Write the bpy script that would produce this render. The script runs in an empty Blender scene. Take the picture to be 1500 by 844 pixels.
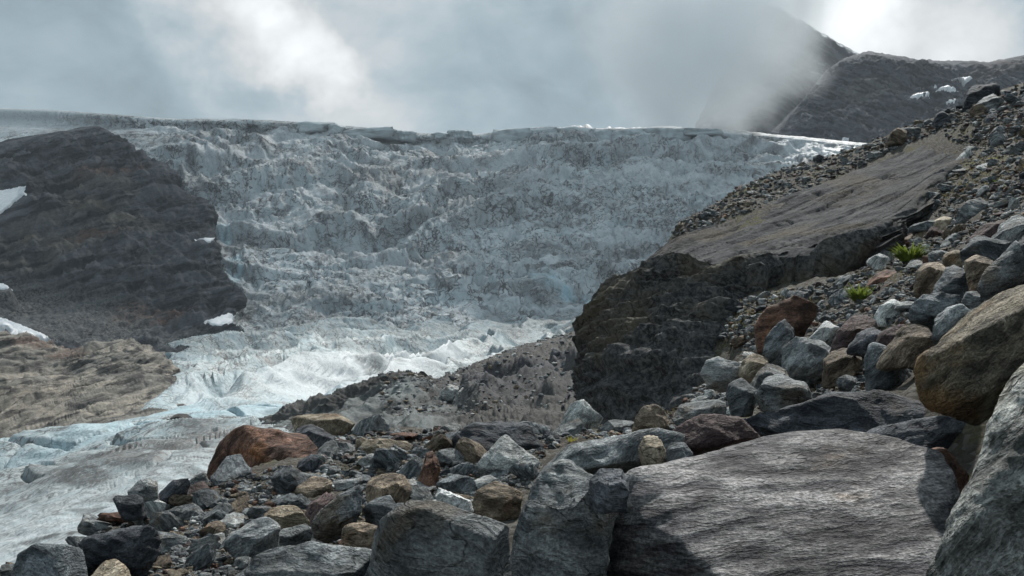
import bpy, bmesh, math, random
import numpy as np
from mathutils import Vector

# ------------------------------------------------------------------ camera, sky, sun, exposure
scene = bpy.context.scene
COL = scene.collection
F, CX, HY = 1440.0, 750.0, 540.0            # focal length in photo pixels, centre column, horizon row
cam_d = bpy.data.cameras.new('camera')
cam = bpy.data.objects.new('camera', cam_d); COL.objects.link(cam)
cam.location = (0, 0, 0); cam.rotation_euler = (math.pi/2, 0, 0)
cam_d.sensor_width = 36.0; cam_d.lens = 36.0*F/1500.0
cam_d.shift_y = (HY-422.0)/1500.0
cam_d.clip_start = 0.1; cam_d.clip_end = 30000
scene.camera = cam

SUN_AZ, SUN_EL = 20.0, 51.0                 # degrees right of the view direction, above the horizon
az, el = math.radians(SUN_AZ), math.radians(SUN_EL)
SUNV = Vector((math.sin(az)*math.cos(el), math.cos(az)*math.cos(el), math.sin(el)))
sd = bpy.data.lights.new('sun', 'SUN'); sd.energy = 4.2; sd.angle = math.radians(1.5); sd.color = (1.0, .965, .91)
so = bpy.data.objects.new('sun', sd); COL.objects.link(so)
so.rotation_euler = (-SUNV).to_track_quat('-Z', 'Y').to_euler(); so.location = SUNV*200

scene.view_settings.view_transform = 'Standard'; scene.view_settings.look = 'None'
scene.view_settings.exposure = 0.3; scene.view_settings.gamma = 1.0
scene.view_settings.use_curve_mapping = False
scene.render.engine = 'CYCLES'
cy = scene.cycles
cy.use_denoising = True; cy.denoiser = 'OPENIMAGEDENOISE'
cy.max_bounces = 10; cy.diffuse_bounces = 2; cy.glossy_bounces = 1; cy.transmission_bounces = 1
cy.volume_bounces = 8; cy.transparent_max_bounces = 4
cy.volume_step_rate = 1.0; cy.volume_max_steps = 64
cy.caustics_reflective = False; cy.caustics_refractive = False


class NT:
    """small node-tree builder"""
    def __init__(s, tree):
        s.t = tree; s.n = tree.nodes; s.l = tree.links; s.n.clear()
    def add(s, typ, ins=None, **props):
        n = s.n.new(typ)
        for k, v in props.items(): setattr(n, k, v)
        for k, v in (ins or {}).items():
            if isinstance(v, bpy.types.NodeSocket): s.l.new(v, n.inputs[k])
            else: n.inputs[k].default_value = v
        return n
    def math(s, op, a, b=0.0, c=None, clamp=False):
        n = s.n.new('ShaderNodeMath'); n.operation = op; n.use_clamp = clamp
        for i, v in enumerate((a, b, c)):
            if v is None: continue
            if isinstance(v, bpy.types.NodeSocket): s.l.new(v, n.inputs[i])
            else: n.inputs[i].default_value = v
        return n.outputs[0]
    def mix(s, f, a, b, blend='MIX'):
        n = s.n.new('ShaderNodeMix'); n.data_type = 'RGBA'; n.blend_type = blend; n.clamp_factor = True
        for k, v in ((0, f), (6, a), (7, b)):
            if isinstance(v, bpy.types.NodeSocket): s.l.new(v, n.inputs[k])
            else: n.inputs[k].default_value = (v if k == 0 else (*v, 1.0) if len(v) == 3 else v)
        return n.outputs[2]
    def ramp(s, f, a, b, t0=0.0, t1=1.0):
        n = s.n.new('ShaderNodeMapRange'); n.interpolation_type = 'SMOOTHSTEP'
        s.l.new(f, n.inputs[0]); n.inputs[1].default_value = a; n.inputs[2].default_value = b
        n.inputs[3].default_value = t0; n.inputs[4].default_value = t1
        return n.outputs[0]
    def noise(s, vec, scale, detail=5.0, rough=0.55, dist=0.0):
        n = s.add('ShaderNodeTexNoise', {'Vector': vec, 'Scale': scale, 'Detail': detail, 'Roughness': rough, 'Distortion': dist})
        return n.outputs[0]


def pdir(px, py):
    v = Vector(((px-CX)/F, 1.0, (HY-py)/F)); return v.normalized()

world = bpy.data.worlds.new('World'); scene.world = world; world.use_nodes = True
def build_world():
    t = NT(world.node_tree)
    tc = t.add('ShaderNodeTexCoord'); D = tc.outputs['Generated']
    sky = t.add('ShaderNodeTexSky'); sky.sky_type = 'NISHITA'; sky.sun_disc = False
    sky.sun_elevation = el; sky.sun_rotation = az
    bg1 = t.add('ShaderNodeBackground', {'Color': sky.outputs[0], 'Strength': 0.1})
    # cloud deck: billows in direction space
    mp = t.add('ShaderNodeMapping', {'Vector': D, 'Scale': (1.0, 1.0, 1.7)}).outputs[0]
    n1 = t.noise(mp, 5.0, 7, .55, .35)
    n2 = t.noise(mp, 13.0, 6, .58, .5)
    n3 = t.noise(mp, 2.1, 3, .5, .2)
    v = t.math('ADD', t.math('MULTIPLY', n1, .55), t.math('MULTIPLY', n2, .25))
    v = t.math('ADD', v, t.math('MULTIPLY', n3, .2))
    val = t.ramp(v, .30, .72)
    lum = t.math('MULTIPLY_ADD', val, .25, .285)
    warp = t.add('ShaderNodeVectorMath', {0: D}, operation='ADD')
    wn = t.add('ShaderNodeTexNoise', {'Vector': D, 'Scale': 6.5, 'Detail': 5.0, 'Roughness': .6})
    ws = t.add('ShaderNodeVectorMath', {0: wn.outputs[1], 1: (.5, .5, .5)}, operation='SUBTRACT')
    ws = t.add('ShaderNodeVectorMath', {0: ws.outputs[0], 'Scale': .16}, operation='SCALE')
    t.l.new(ws.outputs[0], warp.inputs[1])
    W = t.add('ShaderNodeVectorMath', {0: warp.outputs[0]}, operation='NORMALIZE').outputs[0]
    # thin, sunlit gaps in the deck: (column, row, inner radius, outer radius, gain)
    gaps = [(425, 72, .004, .055, .20), (375, 35, .004, .06, .18), (310, -5, .01, .095, .18), (452, 112, .004, .045, .18), (400, 50, .02, .19, .12), (1330, 52, .02, .11, .26),
            (1455, 76, .01, .085, .18), (1235, 40, .01, .075, .26), (620, 75, .02, .15, .07), (1110, 40, .01, .08, .14)]
    darks = [(290, 105, .02, .085, .10), (60, 40, .03, .16, .09), (830, 100, .05, .24, .09), (1440, -40, .02, .10, .20), (180, 60, .01, .08, .04),
             (1150, 130, .03, .14, .06)]
    for sgn, lst in ((1, gaps), (-1, darks)):
        for px, py, r0, r1, g in lst:
            dt = t.add('ShaderNodeVectorMath', {0: W, 1: pdir(px, py)}, operation='DOT_PRODUCT').outputs['Value']
            m = t.ramp(dt, math.cos(r1), math.cos(r0))
            m = t.math('MULTIPLY', m, t.math('MULTIPLY_ADD', n1, 1.1, .35))
            lum = t.math('MULTIPLY_ADD', m, sgn*g, lum)
    lum = t.math('MAXIMUM', lum, .2)
    cool = t.mix(t.ramp(lum, .34, .62), (.75, .955, 1.06), (.98, 1.01, 1.01))
    cc = t.add('ShaderNodeVectorMath', {0: cool, 'Scale': lum}, operation='SCALE').outputs[0]
    bg2 = t.add('ShaderNodeBackground', {'Color': cc, 'Strength': 1.0})
    mx = t.add('ShaderNodeMixShader', {0: .93, 1: bg1.outputs[0], 2: bg2.outputs[0]})
    t.add('ShaderNodeOutputWorld', {'Surface': mx.outputs[0]})
build_world()

# ------------------------------------------------------------------ numeric noise
RNG = np.random.RandomState(11)
TAB = RNG.rand(64, 64, 64).astype(np.float32)
def vnoise(P):
    """smooth value noise, -1..1, at points P (n,3)"""
    P = np.asarray(P, dtype=np.float64)
    I = np.floor(P); f = (P-I).astype(np.float32); I = I.astype(np.int64)
    f = f*f*f*(f*(f*6-15)+10)
    x0, y0, z0 = I[:, 0] & 63, I[:, 1] & 63, I[:, 2] & 63
    x1, y1, z1 = (x0+1) & 63, (y0+1) & 63, (z0+1) & 63
    fx, fy, fz = f[:, 0], f[:, 1], f[:, 2]
    a = TAB[x0, y0, z0]*(1-fx)+TAB[x1, y0, z0]*fx
    b = TAB[x0, y1, z0]*(1-fx)+TAB[x1, y1, z0]*fx
    c = TAB[x0, y0, z1]*(1-fx)+TAB[x1, y0, z1]*fx
    d = TAB[x0, y1, z1]*(1-fx)+TAB[x1, y1, z1]*fx
    a = a*(1-fy)+b*fy; c = c*(1-fy)+d*fy
    return ((a*(1-fz)+c*fz)*2-1).astype(np.float64)
ROT = np.array([[0.0, .8, .6], [-.8, .36, -.48], [-.6, -.48, .64]])
def fbm(P, scale=1.0, octaves=4, gain=.5, ridged=False, seed=0.0):
    Q = np.asarray(P)*scale+seed*17.31+3.7
    tot = np.zeros(len(Q)); a = 1.0; s = 0.0
    for _ in range(octaves):
        n = vnoise(Q)
        if ridged: n = 1-2*np.abs(n)
        tot += a*n; s += a; a *= gain
        Q = Q@ROT*2.03+5.1
    return tot/s
def voronoi2(U, V, seed=0):
    """returns F1, F2, cell id hash (0..1) for 2-D points"""
    iu, iv = np.floor(U).astype(np.int64), np.floor(V).astype(np.int64)
    f1 = np.full(len(U), 9.0); f2 = np.full(len(U), 9.0); cid = np.zeros(len(U))
    for du in (-1, 0, 1):
        for dv in (-1, 0, 1):
            a, b = (iu+du+seed*7) & 63, (iv+dv+seed*13) & 63
            cx = iu+du+TAB[a, b, 1+seed]; cyy = iv+dv+TAB[a, b, 20+seed]
            d = np.hypot(U-cx, V-cyy)
            near = d < f1
            f2 = np.where(near, f1, np.minimum(f2, d))
            cid = np.where(near, TAB[a, b, 40+seed], cid); f1 = np.where(near, d, f1)
    return f1, f2, cid

# ------------------------------------------------------------------ mesh helpers
def P3(px, py, d):
    return np.array([(px-CX)/F*d, d, (HY-py)/F*d])
def to_world(A):
    A = np.asarray(A, float); d = A[..., 2]
    return np.stack([(A[..., 0]-CX)/F*d, d, (HY-A[..., 1])/F*d], -1)

def make_mesh(name, V, faces, smooth=True, mat_index=None):
    me = bpy.data.meshes.new(name)
    V = np.ascontiguousarray(V, dtype=np.float32); faces = np.ascontiguousarray(faces, dtype=np.int32)
    k = faces.shape[1]
    me.vertices.add(len(V)); me.vertices.foreach_set('co', V.ravel())
    me.loops.add(faces.size); me.loops.foreach_set('vertex_index', faces.ravel())
    me.polygons.add(len(faces))
    me.polygons.foreach_set('loop_start', np.arange(0, faces.size, k, dtype=np.int32))
    me.polygons.foreach_set('use_smooth', np.full(len(faces), smooth, dtype=bool))
    if mat_index is not None: me.polygons.foreach_set('material_index', np.asarray(mat_index, np.int32))
    me.update(calc_edges=True)
    return me
def link(name, me, mat=None, parent=None, loc=None):
    o = bpy.data.objects.new(name, me); COL.objects.link(o)
    if mat is not None and me is not None:
        for m in (mat if isinstance(mat, list) else [mat]): me.materials.append(m)
    if parent is not None: o.parent = parent
    if loc is not None: o.location = loc
    return o
def tag(o, label=None, cat=None, group=None, kind=None):
    for k, v in (('label', label), ('category', cat), ('group', group), ('kind', kind)):
        if v: o[k] = v
    return o
def grid_faces(nv, nu):
    i = np.arange(nv-1)[:, None]*nu+np.arange(nu-1)[None, :]
    i = i.ravel()
    return np.stack([i, i+nu, i+nu+1, i+1], 1)
def attr(me, name, vals):
    a = me.attributes.new(name, 'FLOAT', 'POINT'); a.data.foreach_set('value', np.asarray(vals, np.float32))

def catmull(A, n, axis):
    """resample control array A along axis to n samples with Catmull-Rom"""
    A = np.moveaxis(np.asarray(A, float), axis, 0); m = len(A)
    t = np.linspace(0, m-1, n); i = np.clip(np.floor(t).astype(int), 0, m-2); f = (t-i)
    f = f.reshape(-1, *([1]*(A.ndim-1)))
    p1, p2 = A[i], A[i+1]
    p0 = np.where((i > 0).reshape(f.shape), A[np.maximum(i-1, 0)], 2*p1-p2)
    p3 = np.where((i < m-2).reshape(f.shape), A[np.minimum(i+2, m-1)], 2*p2-p1)
    m1, m2 = .42*(p2-p0), .42*(p3-p1)
    f2, f3 = f*f, f*f*f
    R = (2*f3-3*f2+1)*p1+(f3-2*f2+f)*m1+(-2*f3+3*f2)*p2+(f3-f2)*m2
    return np.moveaxis(R, 0, axis)
class Patch:
    """a terrain surface through a net of surveyed points (column, row, distance)"""
    def __init__(s, rows, nu, nv):
        s.S = catmull(catmull(np.array(rows, float), nu, 1), nv, 0)     # (nv,nu,3) in column,row,distance
        s.nu, s.nv = nu, nv
        s.W = to_world(s.S)
    def normals(s, W=None):
        W = s.W if W is None else W
        du = np.gradient(W, axis=1); dv = np.gradient(W, axis=0)
        n = np.cross(dv, du); n /= np.linalg.norm(n, axis=-1, keepdims=True)+1e-9
        flip = np.sum(n*W, -1) > 0                                      # outward = towards the open side (the valley)
        if flip.mean() > .5: n = -n
        return n
    def arc(s):
        L = np.linalg.norm(np.diff(s.W, axis=0), axis=-1)
        return np.vstack([np.zeros((1, s.nu)), np.cumsum(L, 0)])
    def flat(s): return s.W.reshape(-1, 3)
    def displace(s, h):
        s.W = s.W+s.normals()*h.reshape(s.nv, s.nu)[..., None]
    def mesh(s, name, smooth=True):
        f = grid_faces(s.nv, s.nu)
        me = make_mesh(name, s.W.reshape(-1, 3), f, smooth)
        if me.polygons[len(f)//2].normal.dot(Vector(s.W[s.nv//2, s.nu//2])) > 0: me.flip_normals()
        return me
    def at(s, px, py):
        """surface point and normal seen at a pixel"""
        k = np.argmin(((s.S[..., 0]-px)**2+(s.S[..., 1]-py)**2).ravel())
        return s.W.reshape(-1, 3)[k], s.normals().reshape(-1, 3)[k]

# ------------------------------------------------------------------ materials
def new_mat(name):
    m = bpy.data.materials.new(name); m.use_nodes = True
    return m, NT(m.node_tree)
def finish(t, col, rough, bump=None, spec=.3, **kw):
    ins = {'Base Color': col, 'Roughness': rough, 'Specular IOR Level': spec}
    ins.update(kw)
    if bump is not None: ins['Normal'] = bump
    b = t.add('ShaderNodeBsdfPrincipled', ins)
    t.add('ShaderNodeOutputMaterial', {'Surface': b.outputs[0]})
def rock_mat(name, dark, light, stain, scale=1.0, band=5.0, stain_lo=.56, bump=.5, tilt=.35, vary=1.0, speckle=.62, rough=.78, lichen=None, warp=.34):
    m, t = new_mat(name)
    tc = t.add('ShaderNodeTexCoord'); oi = t.add('ShaderNodeObjectInfo'); R = oi.outputs['Random']
    off = t.add('ShaderNodeCombineXYZ', {0: t.math('MULTIPLY', R, 37.0), 1: t.math('MULTIPLY', R, 91.0), 2: t.math('MULTIPLY', R, 53.0)}).outputs[0]
    ang = t.math('MULTIPLY_ADD', R, 1.6*vary, tilt-.8*vary)
    vr = t.add('ShaderNodeVectorRotate', {'Vector': tc.outputs['Object'], 'Axis': (.35, 1.0, .25), 'Angle': ang}).outputs[0]
    V = t.add('ShaderNodeVectorMath', {0: vr, 1: off}, operation='ADD').outputs[0]
    wn = t.add('ShaderNodeTexNoise', {'Vector': V, 'Scale': 1.6*scale, 'Detail': 3.0})
    wv = t.add('ShaderNodeVectorMath', {0: wn.outputs[1], 'Scale': warp/scale}, operation='SCALE').outputs[0]
    VW = t.add('ShaderNodeVectorMath', {0: V, 1: wv}, operation='ADD').outputs[0]
    VB = t.add('ShaderNodeMapping', {'Vector': VW, 'Scale': (1.0, 1.0, band*.62)}).outputs[0]
    VC = t.add('ShaderNodeMapping', {'Vector': VW, 'Scale': (.55, .55, band*.45)}).outputs[0]
    nb = t.noise(VB, 2.6*scale, 6, .56, .3)                      # foliation
    nd = t.noise(VC, 1.1*scale, 3, .5, .4)                       # broad light and dark masses
    nl = t.noise(V, .85*scale, 5, .6, .3)
    nf = t.noise(VB, 16*scale, 4, .62)
    ng = t.noise(V, 55*scale, 2, .6)
    nk = t.noise(VC, 1.7*scale, 4, .55)
    crack = t.ramp(t.math('ABSOLUTE', t.math('SUBTRACT', nk, .5)), .0, .010, 1, 0)
    crack = t.math('MULTIPLY', crack, t.ramp(nl, .44, .56))
    c = t.mix(t.ramp(nb, .36, .64), dark, light)
    c = t.mix(t.ramp(nl, stain_lo, stain_lo+.14, 0, .85), c, stain)
    nc = t.noise(V, 3.4*scale, 8, .72, .2)
    c = t.mix(t.ramp(nc, .58, .64, 0, .5), c, lichen if lichen is not None else tuple(min(1, x*1.3+.02) for x in light))
    sp = t.ramp(nf, .34, .66, 1-speckle*.55, 1+speckle*.55)
    sp2 = t.ramp(ng, .36, .64, 1-speckle*.42, 1+speckle*.42)
    mass = t.ramp(nd, .34, .66, .62, 1.32)
    tone = t.math('MULTIPLY_ADD', R, .5*vary, 1-.25*vary)
    k = t.math('MULTIPLY', t.math('MULTIPLY', sp, sp2), t.math('MULTIPLY', tone, mass))
    k = t.math('MULTIPLY', k, t.math('MULTIPLY_ADD', crack, -.6, 1.0))
    c = t.add('ShaderNodeVectorMath', {0: c, 'Scale': k}, operation='SCALE').outputs[0]
    hb = t.math('MULTIPLY_ADD', crack, -.3, nb)
    b1 = t.add('ShaderNodeBump', {'Height': hb, 'Strength': min(1, bump*1.2), 'Distance': .30/scale})
    b2 = t.add('ShaderNodeBump', {'Height': nf, 'Strength': min(1, bump*1.2), 'Distance': .085/scale, 'Normal': b1.outputs[0]})
    b3 = t.add('ShaderNodeBump', {'Height': ng, 'Strength': min(1, bump), 'Distance': .018/scale, 'Normal': b2.outputs[0]})
    finish(t, c, rough, b3.outputs[0], .22)
    return m
M = {
 'slate':  rock_mat('slate_grey_rock',  (.055, .066, .074), (.215, .24, .255), (.14, .117, .09)),
 'grey':   rock_mat('grey_gneiss_rock', (.092, .104, .110), (.31, .33, .335), (.22, .185, .145), lichen=(.32, .33, .315)),
 'pale':   rock_mat('pale_grey_rock',   (.19, .205, .205), (.50, .52, .51), (.30, .25, .19)),
 'white':  rock_mat('whitish_rock',     (.33, .35, .355), (.66, .68, .68), (.36, .32, .25)),
 'brown':  rock_mat('brown_rock',       (.075, .059, .045), (.26, .21, .155), (.25, .135, .07)),
 'red':    rock_mat('rusty_red_rock',   (.058, .034, .027), (.195, .11, .078), (.30, .14, .065)),
 'purple': rock_mat('purplish_rock',    (.045, .031, .032), (.13, .092, .09), (.11, .075, .06)),
 'dark':   rock_mat('dark_schist_rock', (.026, .031, .040), (.105, .116, .132), (.058, .047, .038)),
 'tan':    rock_mat('tan_rock',         (.15, .122, .085), (.35, .305, .235), (.22, .14, .08)),
 'slab':   rock_mat('smooth_slab_rock', (.055, .053, .060), (.23, .223, .222), (.25, .175, .105), band=9.0, tilt=.14, vary=.1, bump=.40, stain_lo=.60, speckle=.8, scale=.8, warp=.10),
 'ochre':  rock_mat('ochre_banded_rock',(.075, .068, .052), (.27, .235, .175), (.25, .155, .07), band=7.0, tilt=.75, vary=.1, stain_lo=.5, bump=.8),
 'edge':   rock_mat('grey_green_gneiss',(.085, .09, .086), (.33, .34, .32), (.33, .30, .21), band=5, tilt=.9, vary=.1, stain_lo=.54, bump=.6, speckle=.8),
}
def ground_mat():
    m, t = new_mat('moraine_soil')
    tc = t.add('ShaderNodeTexCoord').outputs['Object']
    n1 = t.noise(tc, .35, 6, .6); n2 = t.noise(tc, 3.0, 8, .7); n3 = t.noise(tc, 24, 6, .75)
    vo = t.add('ShaderNodeTexVoronoi', {'Vector': tc, 'Scale': 11.0}); vo2 = t.add('ShaderNodeTexVoronoi', {'Vector': tc, 'Scale': 27.0})
    c = t.mix(t.ramp(n1, .35, .65), (.040, .034, .027), (.068, .062, .052))
    c = t.mix(t.ramp(n2, .48, .66), c, (.12, .11, .092))
    c = t.mix(t.ramp(vo.outputs['Color'], .45, .9, 0, .8), c, (.15, .145, .135))
    c = t.mix(t.math('MULTIPLY', t.ramp(n1, .52, .66), t.ramp(n2, .42, .6), clamp=True), c, (.085, .082, .028))
    k = t.math('MULTIPLY_ADD', n3, 1.2, .4)
    c = t.add('ShaderNodeVectorMath', {0: c, 'Scale': k}, operation='SCALE').outputs[0]
    b = t.add('ShaderNodeBump', {'Height': vo.outputs['Distance'], 'Strength': .8, 'Distance': .05, }, invert=True)
    b2 = t.add('ShaderNodeBump', {'Height': n3, 'Strength': .8, 'Distance': .04, 'Normal': b.outputs[0]})
    finish(t, c, .95, b2.outputs[0], .15)
    return m
M['soil'] = ground_mat()
def mountain_mat(name, dark, light, tan, rust, scale, band_tilt=.3, scree=None, snow=0.0, strata=6.0):
    m, t = new_mat(name)
    tc = t.add('ShaderNodeTexCoord').outputs['Object']
    vr = t.add('ShaderNodeVectorRotate', {'Vector': tc, 'Axis': (0, 1, 0), 'Angle': band_tilt}).outputs[0]
    VB = t.add('ShaderNodeMapping', {'Vector': vr, 'Scale': (1, 1, strata)}).outputs[0]
    n1 = t.noise(VB, .010*scale, 9, .66, .5); n2 = t.noise(tc, .0042*scale, 5, .55, .4)
    n3 = t.noise(VB, .06*scale, 6, .7); n4 = t.noise(tc, .25*scale, 4, .75)
    c = t.mix(t.ramp(n1, .40, .60), dark, light)
    a = t.add('ShaderNodeAttribute', attribute_name='tan').outputs['Fac']
    c = t.mix(t.math('MULTIPLY', a, t.ramp(n1, .36, .56)), c, tan)
    a = t.add('ShaderNodeAttribute', attribute_name='rust').outputs['Fac']
    c = t.mix(t.math('MULTIPLY', a, t.ramp(n3, .35, .6)), c, rust)
    if scree is not None:
        a = t.add('ShaderNodeAttribute', attribute_name='scree').outputs['Fac']
        vo = t.add('ShaderNodeTexVoronoi', {'Vector': tc, 'Scale': .17*scale}).outputs['Color']
        c = t.mix(t.math('MULTIPLY', a, t.ramp(n4, .35, .65)), c, scree)
    if snow:
        g = t.add('ShaderNodeNewGeometry').outputs['Normal']
        z = t.add('ShaderNodeSeparateXYZ', {0: g}).outputs[2]
        f = t.math('MULTIPLY', t.ramp(z, .45, .8), t.ramp(n3, .42, .56))
        a = t.add('ShaderNodeAttribute', attribute_name='snow').outputs['Fac']
        c = t.mix(t.math('MULTIPLY', f, a), c, (.72, .76, .80))
    k = t.math('MULTIPLY', t.math('MULTIPLY_ADD', n3, 1.1, .45), t.math('MULTIPLY_ADD', n4, 1.0, .5))
    c = t.add('ShaderNodeVectorMath', {0: c, 'Scale': k}, operation='SCALE').outputs[0]
    b = t.add('ShaderNodeBump', {'Height': n3, 'Strength': .8, 'Distance': 5.0/scale})
    b2 = t.add('ShaderNodeBump', {'Height': n4, 'Strength': .7, 'Distance': 1.6/scale, 'Normal': b.outputs[0]})
    finish(t, c, .9, b2.outputs[0], .2)
    return m
def ice_mat(name, clean, deep, dirt, scale=1.0, dirt_lo=.5, dirt_amt=.8, fine=1.0):
    m, t = new_mat(name)
    tc = t.add('ShaderNodeTexCoord').outputs['Object']
    st = t.add('ShaderNodeMapping', {'Vector': tc, 'Scale': (1.0, .6, .45)}).outputs[0]
    n1 = t.noise(tc, .008*scale, 7, .6, .6); n2 = t.noise(st, .06*scale, 8, .68, .8); n3 = t.noise(tc, .35*scale, 5, .7)
    dd = t.add('ShaderNodeAttribute', attribute_name='dirt').outputs['Fac']
    bl = t.add('ShaderNodeAttribute', attribute_name='blue').outputs['Fac']
    sn = t.add('ShaderNodeAttribute', attribute_name='firn').outputs['Fac']
    c = t.mix(t.ramp(n2, .35, .65), deep, clean)
    f = t.math('MULTIPLY', t.ramp(n1, dirt_lo-.14, dirt_lo+.16), t.ramp(n2, .36, .60))
    f = t.math('MULTIPLY', f, dirt_amt)
    f = t.math('MAXIMUM', f, t.math('MULTIPLY', dd, t.ramp(n3, .22, .55)), clamp=True)
    c = t.mix(f, c, dirt)
    wn = t.add('ShaderNodeTexNoise', {'Vector': tc, 'Scale': .03*scale, 'Detail': 4.0}).outputs[1]
    wv = t.add('ShaderNodeVectorMath', {0: wn, 'Scale': 26.0/scale}, operation='SCALE').outputs[0]
    VW = t.add('ShaderNodeVectorMath', {0: tc, 1: wv}, operation='ADD').outputs[0]
    for sc_, wd, am in ((.012, .014, .9), (.026, .024, .9), (.055, .036, .7)):
        nk = t.noise(VW, sc_*scale, 4, .6)
        ck = t.ramp(t.math('ABSOLUTE', t.math('SUBTRACT', nk, .5)), 0, wd, am, 0)
        c = t.mix(t.math('MULTIPLY', ck, t.ramp(n2, .34, .5, .25, 1)), c, dirt)
    c = t.mix(t.math('MULTIPLY', bl, t.ramp(n2, .3, .5)), c, (.40, .575, .65))
    c = t.mix(t.math('MULTIPLY', sn, t.ramp(n3, .3, .5)), c, (.52, .56, .585))
    k = t.math('MULTIPLY_ADD', n3, .5*fine, 1-.25*fine)
    c = t.add('ShaderNodeVectorMath', {0: c, 'Scale': k}, operation='SCALE').outputs[0]
    b = t.add('ShaderNodeBump', {'Height': n2, 'Strength': .7, 'Distance': 4.0/scale})
    b2 = t.add('ShaderNodeBump', {'Height': n3, 'Strength': .6, 'Distance': 1.2/scale, 'Normal': b.outputs[0]})
    finish(t, c, .6, b2.outputs[0], .3)
    return m
M['icefall'] = ice_mat('icefall_ice', (.66, .71, .73), (.40, .465, .495), (.085, .085, .088), 1.0, .5, .75)
M['tongue'] = ice_mat('tongue_ice', (.40, .45, .465), (.26, .335, .36), (.07, .067, .065), 2.6, .66, .6, .6)
M['snow'] = None
def snow_mat():
    m, t = new_mat('old_snow')
    tc = t.add('ShaderNodeTexCoord').outputs['Object']
    n = t.noise(tc, .25, 6, .65); n2 = t.noise(tc, 1.2, 4, .7)
    c = t.mix(t.ramp(n, .35, .7), (.66, .69, .72), (.84, .86, .88))
    b = t.add('ShaderNodeBump', {'Height': n2, 'Strength': .3, 'Distance': .8})
    finish(t, c, .6, b.outputs[0], .25)
    return m
M['snow'] = snow_mat()
def blob(S, spots):
    """soft spots in a patch's own survey coordinates: (column,row,rx,ry)"""
    a = np.zeros(S.shape[:2])
    for (x, y, rx, ry) in spots:
        q = ((S[..., 0]-x)/rx)**2+((S[..., 1]-y)/ry)**2
        a = np.maximum(a, np.clip(1.4-q*1.0, 0, 1))
    return a.ravel()
# ------------------------------------------------------------------ far setting
def interp(px, pts):
    a = np.array(pts, float); return np.interp(px, a[:, 0], a[:, 1])

# valley floor far below and out to the horizon
def build_valley():
    n = 90
    ang = np.linspace(0, 2*np.pi, n, endpoint=False); rad = np.array([0, 60, 200, 500, 1200, 3000, 6000.])
    V = [[0, 0, -70]]
    for r in rad[1:]:
        for a in ang: V.append([r*np.cos(a), r*np.sin(a), -70])
    V = np.array(V); V[1:, 2] += fbm(V[1:], .004, 3)*6
    Fc = [[0, 1+i, 1+(i+1) % n] for i in range(n)]
    for k in range(len(rad)-2):
        for i in range(n):
            a, b = 1+k*n+i, 1+k*n+(i+1) % n; c, d = a+n, b+n
            Fc += [[a, c, d], [a, d, b]]
    o = link('ground', make_mesh('ground', V, np.array(Fc)), mountain_mat('valley_rubble', (.07, .07, .07), (.14, .135, .125), (.1, .1, .1), (.1, .1, .1), 2.0))
    tag(o, 'grey rubble valley floor far below the glacier', 'valley floor', kind='structure')
build_valley()

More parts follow.
